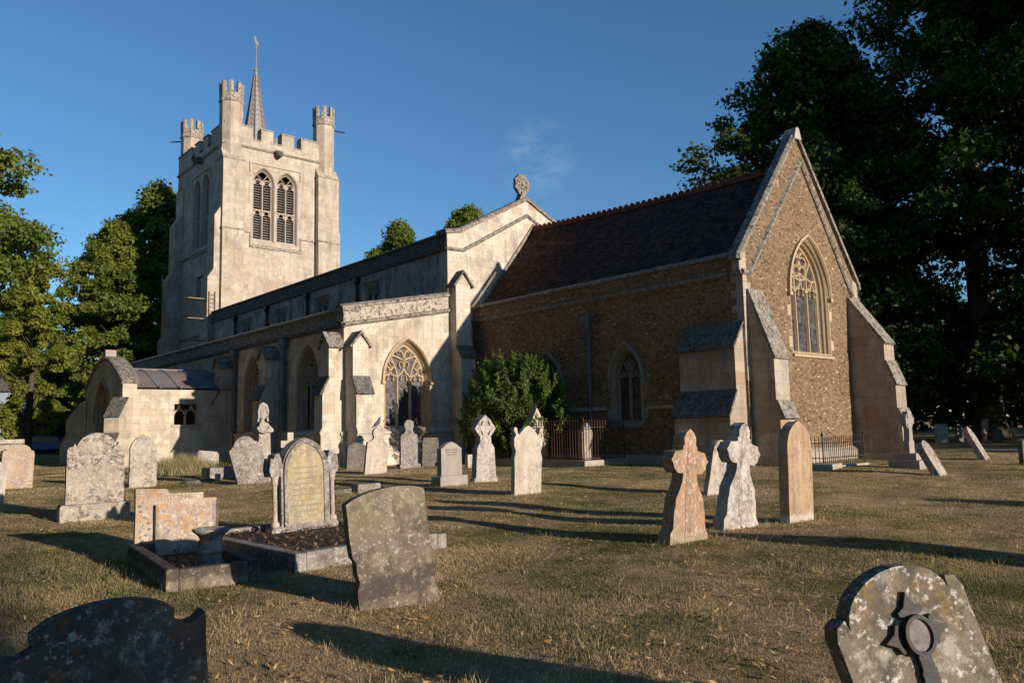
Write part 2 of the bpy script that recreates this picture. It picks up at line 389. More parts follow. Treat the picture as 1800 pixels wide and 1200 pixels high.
class B:
    def __init__(s): s.v = []; s.f = []
    def add(s, vs, fs):
        k = len(s.v); s.v += [tuple(x) for x in vs]; s.f += [tuple(i + k for i in f) for f in fs]
    def box(s, x0, x1, y0, y1, z0, z1):
        s.add([(x0, y0, z0), (x1, y0, z0), (x1, y1, z0), (x0, y1, z0), (x0, y0, z1), (x1, y0, z1), (x1, y1, z1), (x0, y1, z1)],
              [(0, 3, 2, 1), (4, 5, 6, 7), (0, 1, 5, 4), (1, 2, 6, 5), (2, 3, 7, 6), (3, 0, 4, 7)])
    def fbox(s, fr, u0, u1, v0, v1, n0, n1):
        s.prism(fr, [(u0, v0), (u1, v0), (u1, v1), (u0, v1)], n0, n1)
    def prism(s, fr, poly, n0, n1, holes=(), back=True):
        """poly (u,v) counter-clockwise seen from +n, faces at n1 (front) and n0 (back)"""
        loops = [list(poly)] + [list(h) for h in holes]
        flat = [q for l in loops for q in l]
        tris = tessellate_polygon([[Vector((a, b, 0)) for a, b in l] for l in loops])
        vs = [fr.p(a, b, n1) for a, b in flat]; k = len(vs)
        vs += [fr.p(a, b, n0) for a, b in flat]
        fs = []
        for t in tris:
            a, b, c = (flat[i] for i in t)
            ar = (b[0] - a[0]) * (c[1] - a[1]) - (b[1] - a[1]) * (c[0] - a[0])
            if abs(ar) < 1e-10: continue
            t = tuple(t) if ar > 0 else (t[0], t[2], t[1])
            fs.append(t)
            if back: fs.append(tuple(i + k for i in reversed(t)))
        st = 0
        for li, l in enumerate(loops):
            m_ = len(l); ar = sum(l[i][0] * l[(i + 1) % m_][1] - l[(i + 1) % m_][0] * l[i][1] for i in range(m_))
            for i in range(m_):
                a, b = st + i, st + (i + 1) % m_
                q = (a, b, b + k, a + k)
                if (ar > 0) == (li == 0): q = (a, a + k, b + k, b)
                fs.append(q)
            st += m_
        s.add(vs, fs)
    def sweep(s, fr, line, prof, closed=False):
        """prof [(t, n)] across the line (t in plane to the left, n outwards) swept along a 2-D line in the frame"""
        L = [Vector(q) for q in line]; m_ = len(L); rows = []
        for i in range(m_):
            if closed: a, b = L[i - 1], L[(i + 1) % m_]
            else: a, b = L[max(i - 1, 0)], L[min(i + 1, m_ - 1)]
            d1 = (L[i] - a); d2 = (b - L[i])
            d1 = d1.normalized() if d1.length > 1e-9 else d2.normalized()
            d2 = d2.normalized() if d2.length > 1e-9 else d1
            t = (d1 + d2)
            t = t.normalized() if t.length > 1e-6 else d1
            nn = Vector((-t.y, t.x)); k = 1 / max(.35, nn.dot(Vector((-d1.y, d1.x))))
            rows.append([fr.p(*(L[i] + nn * tt * k), zz) for tt, zz in prof])
        q = len(prof); vs = [v for r in rows for v in r]; fs = []
        for i in range(m_ if closed else m_ - 1):
            j = (i + 1) % m_
            for c in range(q):
                d = (c + 1) % q
                fs.append((i * q + c, j * q + c, j * q + d, i * q + d))
        if not closed:
            fs.append(tuple(range(q))); fs.append(tuple((m_ - 1) * q + c for c in reversed(range(q))))
        s.add(vs, fs)
    def loft(s, loops, closed=True):
        m_ = len(loops[0]); vs = [v for l in loops for v in l]; fs = []
        for k in range(len(loops) - 1):
            for i in range(m_ if closed else m_ - 1):
                j = (i + 1) % m_
                fs.append((k * m_ + i, k * m_ + j, (k + 1) * m_ + j, (k + 1) * m_ + i))
        s.add(vs, fs)
    def lathe(s, prof, c=(0, 0, 0), seg=20, cap=True, ph=0.0):
        rows = [[(c[0] + r * math.cos(2 * math.pi * i / seg + ph), c[1] + r * math.sin(2 * math.pi * i / seg + ph), c[2] + z) for i in range(seg)] for r, z in prof]
        s.loft(rows)
        if cap:
            s.add(rows[-1], [tuple(range(seg))]); s.add(rows[0], [tuple(reversed(range(seg)))])
    def tube(s, pts, rad, seg=6, cap=True):
        pts = [Vector(q) for q in pts]; rs = rad if isinstance(rad, (list, tuple)) else [rad] * len(pts)
        rows = []; ref = None
        for i, q in enumerate(pts):
            d = (pts[min(i + 1, len(pts) - 1)] - pts[max(i - 1, 0)]).normalized()
            if ref is None:
                ref = d.orthogonal().normalized()
            ref = (ref - d * ref.dot(d)).normalized(); o2 = d.cross(ref)
            rows.append([q + (ref * math.cos(2 * math.pi * k / seg) + o2 * math.sin(2 * math.pi * k / seg)) * rs[i] for k in range(seg)])
        s.loft(rows)
        if cap:
            s.add(rows[-1], [tuple(range(seg))]); s.add(rows[0], [tuple(reversed(range(seg)))])
    def build(s, name, mat, parent=None, bevel=0.0, smooth=False, fix=True):
        me = bpy.data.meshes.new(name); me.from_pydata(s.v, [], s.f); me.validate()
        if fix:
            bm = bmesh.new(); bm.from_mesh(me)
            bmesh.ops.recalc_face_normals(bm, faces=bm.faces[:]); bm.to_mesh(me); bm.free()
        if smooth: me.shade_smooth()
        o = bpy.data.objects.new(name, me); COL.objects.link(o)
        me.materials.append(mat)
        if parent is not None: o.parent = parent
        if bevel:
            md = o.modifiers.new('bevel', 'BEVEL'); md.width = bevel; md.segments = 2; md.limit_method = 'ANGLE'; md.angle_limit = R(40)
        return o

def tag(o, label, cat, group=None, kind=None):
    if label: o['label'] = label
    if cat: o['category'] = cat
    if group: o['group'] = group
    if kind: o['kind'] = kind
    return o

def empty(name, label, cat, loc=(0, 0, 0), group=None, rot=None):
    o = bpy.data.objects.new(name, None); COL.objects.link(o); o.location = loc
    if rot: o.rotation_euler = rot
    return tag(o, label, cat, group)

def arch(w_, sill, spring, apex, u0=0.0, n=10):
    """pointed arch outline, counter-clockwise from bottom left"""
    h = apex - spring
    pts = [(-w_, sill), (w_, sill)]
    if h >= w_ * .999:
        r = (w_ * w_ + h * h) / (2 * w_); cx = w_ - r; a1 = math.atan2(h, -cx)
        ar = [(cx + r * math.cos(a1 * i / n), spring + r * math.sin(a1 * i / n)) for i in range(n + 1)]
    else:
        ar = [(w_ * math.cos(math.pi / 2 * i / n), spring + h * math.sin(math.pi / 2 * i / n)) for i in range(n + 1)]
    pts += ar + [(-a, b) for a, b in reversed(ar[:-1])]
    return [(a + u0, b) for a, b in pts]

def archline(w_, spring, apex, u0=0.0, n=12, low=None):
    a = arch(w_, spring, spring, apex, u0, n)[1:]      # right spring ... left spring
    a = a[1:] + []                                     # first arc point equals the right corner
    if low is not None: a = [(w_ + u0, low)] + a + [(-w_ + u0, low)]
    else: a = a + [(-w_ + u0, spring)]
    out = [a[0]]
    for q in a[1:]:
        if abs(q[0] - out[-1][0]) + abs(q[1] - out[-1][1]) > 1e-5: out.append(q)
    return out

def curve(*pts, n=6):
    """Catmull-Rom through the points"""
    P = [Vector(q) for q in pts]; P = [P[0] * 2 - P[1]] + P + [P[-1] * 2 - P[-2]]; out = []
    for i in range(1, len(P) - 2):
        a, b, c, d = P[i - 1:i + 3]
        for k in range(n):
            t = k / n
            out.append(tuple(.5 * ((2 * b) + (c - a) * t + (2 * a - 5 * b + 4 * c - d) * t * t + (3 * b - a - 3 * c + d) * t ** 3)))
    out.append(tuple(P[-2])); return out

BAR = lambda w_, n0, n1: [(w_ / 2, n0), (-w_ / 2, n0), (-w_ / 5, n1), (w_ / 5, n1)]

def tracery(bd, fr, u0, w_, sill, spring, apex, style, n0, bw):
    h = apex - spring
    def seg(*pts, k=1.0, mir=True, n=6):
        l = curve(*[(a * w_, spring + b * h) for a, b in pts], n=n)
        for sgn in ((1, -1) if mir else (1,)):
            bd.sweep(fr, [(u0 + sgn * a, b) for a, b in l], BAR(bw * k, n0, n0 + bw * .9))
    def mull(a, b):
        bd.sweep(fr, [(u0 + a * w_, sill), (u0 + a * w_, spring + b * h)], BAR(bw, n0, n0 + bw))
    bd.sweep(fr, archline(w_ - bw * .3, spring, apex - bw * .3, u0, 12, sill), BAR(bw, n0, n0 + bw * .8))
    if style == 'flow3':
        mull(.34, 0); mull(-.34, 0)
        seg((.34, 0), (.37, .16), (.47, .36), (.66, .60))
        seg((.34, 0), (.24, .10), (.09, .17), (0, .32))
        seg((0, .32), (0, .52), mir=False)
        seg((0, .52), (.16, .58), (.34, .62), (.52, .66), (.62, .64))
        seg((0, .52), (.02, .66), (.10, .78), (.24, .86))
        seg((.34, 0), (.44, .07), (.60, .10), (.68, .20), (.78, .32), (.86, .34))
        seg((.99, 0), (.90, .08), (.76, .11), (.68, .20), (.58, .30), (.46, .34))
        seg((.17, .30), (.24, .40), (.17, .50), (.06, .44), k=.6)      # cusps
        seg((.30, .70), (.38, .76), (.30, .82), (.20, .76), k=.6)
        seg((.66, .34), (.74, .44), (.68, .52), (.60, .44), k=.6)
        for c in (0, .67, -.67):
            seg((c + .20, -.02), (c + .12, -.05), (c + .13, .06), (c + .03, .09), k=.6, mir=False)
            seg((c - .20, -.02), (c - .12, -.05), (c - .13, .06), (c - .03, .09), k=.6, mir=False)
    elif style == 'net3':
        mull(.34, 0); mull(-.34, 0)
        seg((.34, 0), (.24, .08), (.09, .12), (0, .24))
        seg((.34, 0), (.44, .08), (.58, .12), (.67, .24))
        seg((.99, 0), (.90, .08), (.77, .12), (.67, .24))
        seg((.34, 0), (.36, .16), (.37, .30), (.42, .44), (.54, .58), (.62, .66))
        seg((0, .24), (.12, .28), (.28, .30), (.36, .36)); seg((0, .24), (0, .72), mir=False)
        seg((.67, .24), (.57, .28), (.44, .31), (.36, .36))
        seg((.67, .24), (.76, .28), (.86, .30))
        seg((0, .44), (.10, .36), (.24, .34), (.34, .42), (.30, .52), (.14, .56), (0, .46), k=.9)
        seg((0, .72), (.06, .60), (.18, .54), (.34, .58), (.40, .66), (.30, .74), (.10, .74), (0, .72), k=.9)
        seg((0, .72), (.10, .80), (.22, .86))
        for c in (0, .67, -.67):
            seg((c + .20, -.02), (c + .12, -.05), (c + .13, .06), (c + .03, .09), k=.6, mir=False)
            seg((c - .20, -.02), (c - .12, -.05), (c - .13, .06), (c - .03, .09), k=.6, mir=False)
    elif style == 'y2':
        mull(0, 0)
        seg((0, 0), (.06, .14), (.22, .34), (.50, .62))
        seg((.02, .10), (.14, .06), (.30, .05), (.50, .22), (.70, .10), (.98, .0), k=.8)
        seg((0, .28), (.16, .40), (.02, .50), (.17, .62), (0, .76), k=.9)
        seg((.5, .2), (.45, .08), (.30, .02), k=.6); seg((.5, .2), (.55, .08), (.74, .0), k=.6)

def window(par, fr, u0, w_, sill, spring, apex, style, mats, depth=.32, bw=.09, hood=True, surround=0.0, sill_out=.08, mould=((0, 0), (.05, -.06), (.05, -.10), (.11, -.17), (.11, -.21), (.15, -.27))):
    """stone window: moulded jambs, bars, glass, hood mould and sill"""
    stone, gl, hd = mats
    b = B(); loops = []
    for ins, dn in mould:
        loops.append([fr.p(a, c, dn + .003) for a, c in arch(w_ - ins, sill + ins * .5, spring, apex - ins * 1.15, u0)])
    b.loft(loops)
    ins = mould[-1][0]; wi = w_ - ins; ai = apex - ins * 1.15
    win = b.build('window', stone, par)
    t = B(); tracery(t, fr, u0, wi, sill + .05, spring, ai, style, -depth + .01, bw)
    t.build('tracery', stone, win)
    g = B(); g.prism(fr, arch(wi + .02, sill, spring, ai + .02, u0), -depth - .02, -depth)
    g.build('glass', gl, win)
    if surround:
        q = B(); q.prism(fr, arch(w_ + surround, sill - surround * .8, spring, apex + surround * 1.2, u0), -.02, .006, [arch(w_ + .001, sill, spring, apex + .001, u0)])
        for k in range(6):      # long and short jamb stones
            z = sill + .15 + k * .52
            if z > spring - .2 or k % 2: continue
            for sg in (-1, 1):
                a, c = sorted((u0 + sg * (w_ + surround + .002), u0 + sg * (w_ + surround + .17)))
                q.fbox(fr, a, c, z, z + .36, -.02, .005)
        q.build('stone_surround', hd, win)
    if hood:
        q = B(); k = .05 + surround
        q.sweep(fr, archline(w_ + k, spring - .12, apex + k * 1.15, u0, 14), [(-.05, 0), (-.05, .10), (.02, .12), (.06, .05), (.06, 0)])
        for sg in (-1, 1): q.fbox(fr, u0 + sg * (w_ + k) - .08, u0 + sg * (w_ + k) + .08, spring - .25, spring - .12, 0, .12)
        q.build('hood_mould', hd, win)
    q = B(); s0 = w_ + max(surround * .9, .06)
    q.prism(Fr(fr.p(u0 - s0, 0, 0), fr.n, fr.v, -fr.u), [(-depth, sill + .10), (-depth, sill - .16), (sill_out, sill - .16), (sill_out, sill - .08)], -2 * s0, 0)
    q.build('sill', hd, win)
    return win

exec_later = []
exec_later.clear()
# ------------------------------------------------------------------ ground
def gh(x, y):
    return .022 * (np.sin(x * .9 + y * .5) + np.sin(x * .43 - y * .77 + 1.3) + .6 * np.sin(x * 1.9 + y * 1.4 + .7))
def axis(c, lo, hi):
    a = [0.0]; st = .16
    while a[-1] < 2200:
        a.append(a[-1] + st)
        if a[-1] > 14: st *= 1.09
    a = np.array(a); return c + np.concatenate([-a[:0:-1], a])
gx, gy = axis(5, 0, 0), axis(-14, 0, 0)
X, Y = np.meshgrid(gx, gy, indexing='ij')
fade = np.clip(1 - (np.hypot(X - 5, Y + 14) - 30) / 20, 0, 1)
Z = gh(X, Y) * fade
nx, ny = X.shape
idx = np.arange(nx * ny).reshape(nx, ny)
quads = np.stack([idx[:-1, :-1], idx[1:, :-1], idx[1:, 1:], idx[:-1, 1:]], -1).reshape(-1, 4)
me = bpy.data.meshes.new('lawn')
me.from_pydata(np.stack([X, Y, Z], -1).reshape(-1, 3).tolist(), [], quads.tolist())
me.shade_smooth(); me.materials.append(M['lawn'])
lawn = bpy.data.objects.new('lawn', me); COL.objects.link(lawn)
tag(lawn, 'dry mown churchyard grass, half straw and half green', 'lawn', kind='structure')
b = B()
pp = [(-30, 17.2), (-8, 15.2), (0.6, 14.2), (6, 13.4), (16, 11.8), (40, 8), (40, 9.3), (16, 13.2), (6, 14.8), (0.6, 15.6), (-8, 16.6), (-30, 18.6)]
b.prism(Fr((0, 0, 0), (1, 0, 0), (0, 1, 0)), pp, -.2, .03)
tag(b.build('path', M['path']), 'pale gravel path crossing behind the east end of the church', 'path', kind='structure')

# ------------------------------------------------------------------ church
church = empty('church', 'cream and brown stone parish church with battlemented west tower and spirelet', 'church')
def wall(name, fr, poly, t, mat, holes=()):
    q = B(); q.prism(fr, poly, -t, 0, holes); return q.build(name, mat, church)
E_ = lambda x, y0=0: Fr((x, y0, 0), (0, 1, 0))           # faces east
S_ = lambda y, x0=0: Fr((x0, y, 0), (1, 0, 0))           # faces south
N_ = lambda y, x0=0: Fr((x0, y, 0), (-1, 0, 0))          # faces north
W_ = lambda x, y0=0: Fr((x, y0, 0), (0, -1, 0))          # faces west
def mould(fr, line, prof, name, mat, par=None):
    q = B(); q.sweep(fr, line, prof); return q.build(name, mat, par or church)
STRING = [(-.07, 0), (-.07, .03), (.0, .12), (.07, .12), (.12, 0)]
COPE = lambda t, o=.07, h=.17: [(0, -t - o), (0, o), (h * .45, o), (h, -.08), (h, -t - o)]

# --- chancel
CW, CL = 7.4, 13.45
cS = S_(0)
cwin = [(-4.8, .62), (-8.75, .62), (-12.5, .62)]
holes = [arch(h, 1.42, 3.0, 4.0, u) for u, h in cwin]
wall('chancel_wall', cS, [(-CL, 0), (-.28, 0), (-.28, 6.5), (-CL, 6.5)], .7, M['rubble'], holes)
for u, h in cwin:
    window(church, cS, u, h, 1.42, 3.0, 4.0, 'y2', (M['darkdress'], M['glass'], M['darkdress']), depth=.26, bw=.10, surround=.13, mould=((0, 0), (.05, -.09), (.05, -.18)))
cE = E_(0)
gab = [(0, 0), (CW, 0), (CW, 6.30), (3.70, 11.05), (0, 6.50)]
ewin = (4.02, 1.27, 3.62, 5.72, 7.55)
wall('gable_wall', cE, gab, .28, M['rubble'], [arch(ewin[1], ewin[2], ewin[3], ewin[4], ewin[0])])
window(church, cE, *ewin, 'net3', (M['golden'], M['glassgrey'], M['golden']), depth=.40, bw=.10, surround=.04,
       mould=((0, 0), (.05, -.08), (.05, -.13), (.10, -.20), (.10, -.25), (.14, -.33)))
wall('chancel_wall', N_(CW), [(.28, 0), (CL, 0), (CL, 6.3), (.28, 6.3)], .7, M['rubble'])
# parapet, strings, copings
mould(cS, [(-CL, 5.92), (.02, 5.92)], STRING, 'string_course', M['coping'])
mould(cS, [(-CL, 6.5), (-.02, 6.5)], COPE(.5), 'parapet_coping', M['coping'])
mould(cS, [(-2.75, 1.93), (-3.86, 1.93)], [(-.05, 0), (-.05, .07), (.05, .07), (.09, 0)], 'sill_string', M['dress'])
for a, c in ((-5.74, -7.8), (-9.7, -11.6)):
    mould(cS, [(a, 1.93), (c, 1.93)], [(.05, 0), (.05, .07), (-.05, .07), (-.09, 0)], 'sill_string', M['dress'])
mould(cS, [(-CL, .16), (-2.3, .16)], [(-.36, 0), (-.36, .14), (.10, .14), (.18, 0)], 'plinth', M['dress'])
mould(cE, [(.9, .25), (6.6, .25)], [(-.45, 0), (-.45, .14), (.10, .14), (.2, 0)], 'plinth', M['dress'])
q = B()
q.sweep(cE, [(CW + .18, 6.12), (CW + .14, 6.30), (3.70, 11.12), (-.10, 6.44), (-.14, 6.3)], [(0, -.30), (0, .09), (-.10, .10), (-.17, 0), (-.17, -.30)])
q.build('gable_coping', M['coping'], church)
q = B(); q.sweep(cE, [(CW + .10, 5.70), (CW - .25, 5.72), (3.92, 10.22), (.36, 5.94), (-.06, 5.94)], [(.06, 0), (.06, .05), (0, .11), (-.06, .11), (-.12, 0)])
q.build('gable_string', M['coping'], church)
q = B()
q.prism(cE, [(3.46, 10.98), (3.94, 10.98), (3.80, 11.36), (3.70, 11.42), (3.60, 11.36)], -.32, .13)
q.build('apex_stone', M['dress'], church, bevel=.02)
q = B(); q.prism(cE, [(-.16, 6.0), (.22, 6.0), (.22, 6.64), (-.10, 6.48), (-.16, 6.44)], -.27, .012)
q.build('kneeler', M['dress'], church, bevel=.02)
q = B(); q.prism(cE, [(CW - .2, 5.75), (CW + .16, 5.75), (CW + .16, 6.2), (CW + .1, 6.36), (CW - .2, 6.5)], -.27, .012)
q.build('kneeler', M['dress'], church, bevel=.02)
q = B()
for k in range(15):                                   # quoins at the south-east corner
    z = 2.6 + k * .235
    if z > 5.7: break
    a, c = (.42, .22) if k % 2 else (.24, .40)
    q.fbox(cS, -a, .006, z, z + .228, -.1, .006); q.fbox(cE, -.004, c, z, z + .228, -.1, .007)
q.build('quoins', M['dress'], church)
# roof: overlapping tile courses that sag a little in the middle
def ridge_z(x): s = (x + CL) / CL; return 10.56 - .5 * s - .10 * math.sin(math.pi * s)
NC, NX = 44, 40
for side in (0, 1):
    q = B()
    y0, y1 = (.30, 3.70) if side == 0 else (CW - .30, 3.70)
    zl = 6.42
    for k in range(NC):
        loops = []
        for s_, dz in ((k / NC, .035), ((k + 1.25) / NC, .008), ):
            row = []
            for i in range(NX + 1):
                x = -CL + .02 + (CL - .31) * i / NX
                wv = .012 * math.sin(x * 2.1 + k) + .02 * math.sin(x * .9)
                row.append((x, y0 + (y1 - y0) * s_, zl + (ridge_z(x) - zl) * s_ + dz + wv))
            loops.append(row)
        low = [(p[0], p[1], p[2] - .05) for p in loops[0]]
        q.loft([low, loops[0], loops[1]], closed=False)
    rf = q.build('roof', M['tiles'], church, fix=False)
    if side == 0:
        c_ = B(); nseg = 42
        for i in range(nseg):
            xa = -CL + .05 + (CL - .36) * i / nseg; L_ = (CL - .36) / nseg
            xm = xa + L_ / 2; z = ridge_z(xm)
            lo = []
            for k in range(9):
                t = math.pi * k / 8
                lo.append((3.70 + .15 * math.cos(t), z - .06 + .15 * math.sin(t)))
            c_.prism(Fr((xa, 0, 0), (0, 1, 0)), lo, .005, L_ - .01)
            cr = [(L_ * (.5 + .44 * math.cos(math.pi * k / 8)), z + .06 + .19 * math.sin(math.pi * k / 8)) for k in range(9)]
            c_.prism(Fr((xa, 3.70, 0), (1, 0, 0)), cr, -.035, .035)
        c_.build('ridge_tiles', M['crest'], rf)
# flashing on the nave gable above the chancel roof
mould(E_(-CL), [(.42, 6.55), (3.70, 10.72), (6.98, 6.55)], [(-.04, 0), (-.04, .10), (.10, .10), (.10, 0)], 'roof_flashing', M['coping'])

def setoff(q, fr, wdt, pts, th=.07, over=.06):
    """sloping weathering slab between (d, z) points, d outwards"""
    f2 = Fr(fr.p(-over, 0, 0), fr.n, fr.v, -fr.u)
    (d0, z0), (d1, z1) = pts
    t = Vector((d1 - d0, z1 - z0)).normalized(); nn = Vector((-t.y, t.x))
    if nn.y < 0: nn = -nn
    a, c = Vector((d0, z0)), Vector((d1, z1)) + t * over
    poly = [tuple(a), tuple(c), tuple(c + nn * th), tuple(a + nn * th)]
    if (c - a).x * (nn.y) - (c - a).y * nn.x < 0: poly.reverse()
    q.prism(f2, poly, -(wdt + 2 * over), 0)

def buttress(fr, wdt, prof, mat, slopes, slopemat, over=.05, gablet=None, gmat=None):
    """fr at the left foot of the buttress on the wall, prof = (d, z) outline, gablet = (z eaves, z apex, depth)"""
    q = B(); f2 = Fr(fr.p(0, 0, 0), fr.n, fr.v, -fr.u)
    q.prism(f2, [(-.02, -.2)] + prof + [(-.02, prof[-1][1])], -wdt, 0)
    if gablet:
        ze, za, d = gablet
        q.prism(fr, [(0.004, ze - .05), (wdt - .004, ze - .05), (wdt - .004, ze), (wdt / 2, za - .08), (.004, ze)], -.02, d - .004)
    bt = q.build('buttress', mat, church)
    if slopes:
        for p in slopes:
            q = B(); setoff(q, fr, wdt, p, over=over); q.build('weathering', slopemat, bt)
    if gablet:
        q = B(); ze, za, d = gablet; cx = wdt / 2; o = .10
        k = (za - ze) / cx
        for sg in (-1, 1):
            e = (cx + sg * (cx + o), ze - k * o); a = (cx, za)
            nrm = Vector((sg * k, 1)).normalized() * .09
            po = [e, a, (a[0], a[1] + .12), (e[0] + nrm.x, e[1] + nrm.y)]
            ar = sum(po[i][0] * po[(i + 1) % 4][1] - po[(i + 1) % 4][0] * po[i][1] for i in range(4))
            if ar < 0: po.reverse()
            for j in range(3):            # three stone courses stepping along the ridge
                n0 = -.02 + (d + .12) * j / 3; n1 = -.02 + (d + .12) * (j + 1) / 3 - .008
                q.prism(fr, po, n0, n1)
        q.build('gable_cap', gmat or M['coping'], bt, bevel=.01)
    return bt

# chancel south buttress near the corner, east buttresses
buttress(S_(0, -2.12), 2.04, [(.92, -.2), (.92, 1.55), (.52, 2.25), (.52, 3.62), (0, 4.35)], M['butt'], [((0, 4.40), (.56, 3.62)), ((.50, 2.32), (.96, 1.56))], M['setoff'])
buttress(E_(0, .17), .80, [(.90, -.2), (.90, 1.44), (1.0, 1.46), (.80, 1.96), (.80, 3.22), (0, 5.42)], M['butt'], [((0, 5.42), (.80, 3.24)), ((.78, 1.98), (1.0, 1.45))], M['coping'], over=.02)
buttress(E_(0, 6.70), .78, [(1.62, -.2), (1.62, 1.33), (1.50, 1.70), (1.50, 2.52), (1.2, 3.35), (1.2, 3.98), (0, 5.72)], M['butt'], [((0, 5.72), (1.22, 3.98)), ((1.18, 3.38), (1.5, 2.52)), ((1.48, 1.72), (1.64, 1.33))], M['coping'], over=.02)
q = B(); q.sweep(E_(0, 0), [(6.5, .05), (7.6, .05)], [(-.25, 1.5), (-.25, 1.74), (.08, 1.74), (.14, 1.6)]); q.box(0, 1.72, 6.58, 6.70, -.2, .2)
q.build('plinth', M['dress'], church)

def downpipe(x, y, z0, z1, mat, r=.065, hw=.17, name='drainpipe', hop=.42):
    q = B(); q.tube([(x, y - r - .03, z0), (x, y - r - .03, z1)], r, 10)
    for k in range(int((z1 - z0) / 1.7)):
        z = z0 + 1.15 + 1.7 * k; q.tube([(x, y - r - .03, z), (x, y - r - .03, z + .09)], r * 1.3, 10); q.box(x - r * 2.2, x + r * 2.2, y - .06, y - .002, z + .02, z + .08)
    p_ = q.build(name, mat, church)
    q = B(); yc = y - .14
    q.loft([[(x - a, yc - c, z), (x + a, yc - c, z), (x + a, yc + c, z), (x - a, yc + c, z)] for a, c, z in ((.08, .08, z1 - .05), (.08, .08, z1 + .04), (hw * .8, .12, z1 + hop * .45), (hw, .135, z1 + hop * .5), (hw, .135, z1 + hop * .8), (hw * 1.12, .138, z1 + hop * .8), (hw * 1.12, .138, z1 + hop))])
    q.add([(x - hw, yc - .13, z1 + hop * .95), (x + hw, yc - .13, z1 + hop * .95), (x + hw, yc + .13, z1 + hop * .95), (x - hw, yc + .13, z1 + hop * .95)], [(0, 1, 2, 3)])
    q.build('hopper', mat, p_)
downpipe(-6.46, 0, .05, 4.95, M['pipe'], r=.075, hw=.2)

# --- nave
NY0, NY1, NXW = -1.31, 8.0, -41.30
nE = E_(-CL)
wall('nave_gable_wall', nE, [(NY0, 0), (NY1, 0), (NY1, 9.75), (3.35, 11.95), (NY0, 9.68)], .6, M['cream'])
nS = S_(NY0)
cl = [-19.65, -24.85, -30.05, -35.3]
clh = []
for u in cl: clh.append([(u - .72, 7.25), (u + .72, 7.25), (u + .72, 8.50), (u - .72, 8.50)])
wall('nave_wall', nS, [(NXW, 4.5), (-CL - .6, 4.5), (-CL - .6, 9.7), (NXW, 9.7)], .6, M['nave'], clh)
for u in cl:
    q = B(); fr = nS
    o_ = lambda i, d: [fr.p(a, c, d) for a, c in ((u - .72 + i, 7.25 + i * .3), (u + .72 - i, 7.25 + i * .3), (u + .72 - i, 8.5 - i), (u - .72 + i, 8.5 - i))]
    q.loft([o_(0, .003), o_(.08, -.08), o_(.08, -.12)])
    wn2 = q.build('window', M['greystone'], church)
    t = B()
    for a in (-.62, 0, .62): t.sweep(fr, [(u + a, 7.25), (u + a, 8.42)], BAR(.09, -.14, -.05))
    t.sweep(fr, [(u - .64, 8.39), (u + .64, 8.39)], BAR(.09, -.14, -.05))
    for s_ in (-1, 1):
        for d in (-1, 1):
            t.sweep(fr, curve((u + s_ * .31 + d * .29, 7.70), (u + s_ * .31 + d * .24, 7.90), (u + s_ * .31 + d * .08, 7.98), (u + s_ * .31, 8.14), n=4), BAR(.06, -.14, -.06))
            t.sweep(fr, curve((u + s_ * .31, 8.14), (u + s_ * .31 + d * .05, 8.24), (u + s_ * .31 + d * .16, 8.38), n=3), BAR(.05, -.14, -.07))
            t.sweep(fr, curve((u + s_ * .31 + d * .28, 8.02), (u + s_ * .31 + d * .18, 8.16), (u + s_ * .31 + d * .28, 8.30), n=3), BAR(.05, -.14, -.07))
    t.build('tracery', M['greystone'], wn2)
    g = B(); g.fbox(fr, u - .7, u + .7, 7.2, 8.5, -.2, -.16); g.build('glass', M['glass'], wn2)
    mould(fr, [(u + .80, 8.20), (u + .80, 8.60), (u - .80, 8.60), (u - .80, 8.20)], [(-.04, 0), (-.04, .08), (.04, .08), (.06, 0)], 'hood_mould', M['greystone'], wn2)
q = B(); q.box(NXW, -CL - .6, NY1 - .6, NY1, 0, 9.7); q.build('nave_wall', M['nave'], church)
q = B()
for y0, y1 in ((NY0 + .45, 3.35), (NY1 - .45, 3.35)): q.add([(NXW, y0, 9.4), (-CL - .3, y0, 9.4), (-CL - .3, y1, 11.2), (NXW, y1, 11.2)], [(0, 1, 2, 3)])
q.build('roof', M['leadgrey'], church)
mould(nS, [(NXW, 9.02), (-CL + .05, 9.02)], STRING, 'string_course', M['setoff'])
q = B(); q.sweep(nS, [(NXW, 9.40), (-CL - .01, 9.40)], [(-.24, 0), (-.24, .02), (.26, .02), (.26, 0)]); q.build('parapet_wall', M['setoff'], church)
mould(nS, [(NXW, 9.68), (-CL - .02, 9.68)], COPE(.45, .1, .18), 'parapet_coping', M['setoff'])
q = B(); q.sweep(nE, [(NY1 + .1, 9.75), (3.35, 11.95), (NY0 + .75, 9.86), (NY0 - .12, 9.70)], [(0, -.65), (0, .10), (-.12, .11), (-.20, 0), (-.20, -.65)]); q.build('gable_coping', M['coping'], church)
q = B(); q.sweep(nE, [(NY1, 9.0), (3.35, 11.22), (NY0 + .85, 9.06), (NY0 - .08, 9.03)], [(.07, 0), (.05, .06), (0, .11), (-.06, .10), (-.10, 0)]); q.build('gable_string', M['coping'], church)
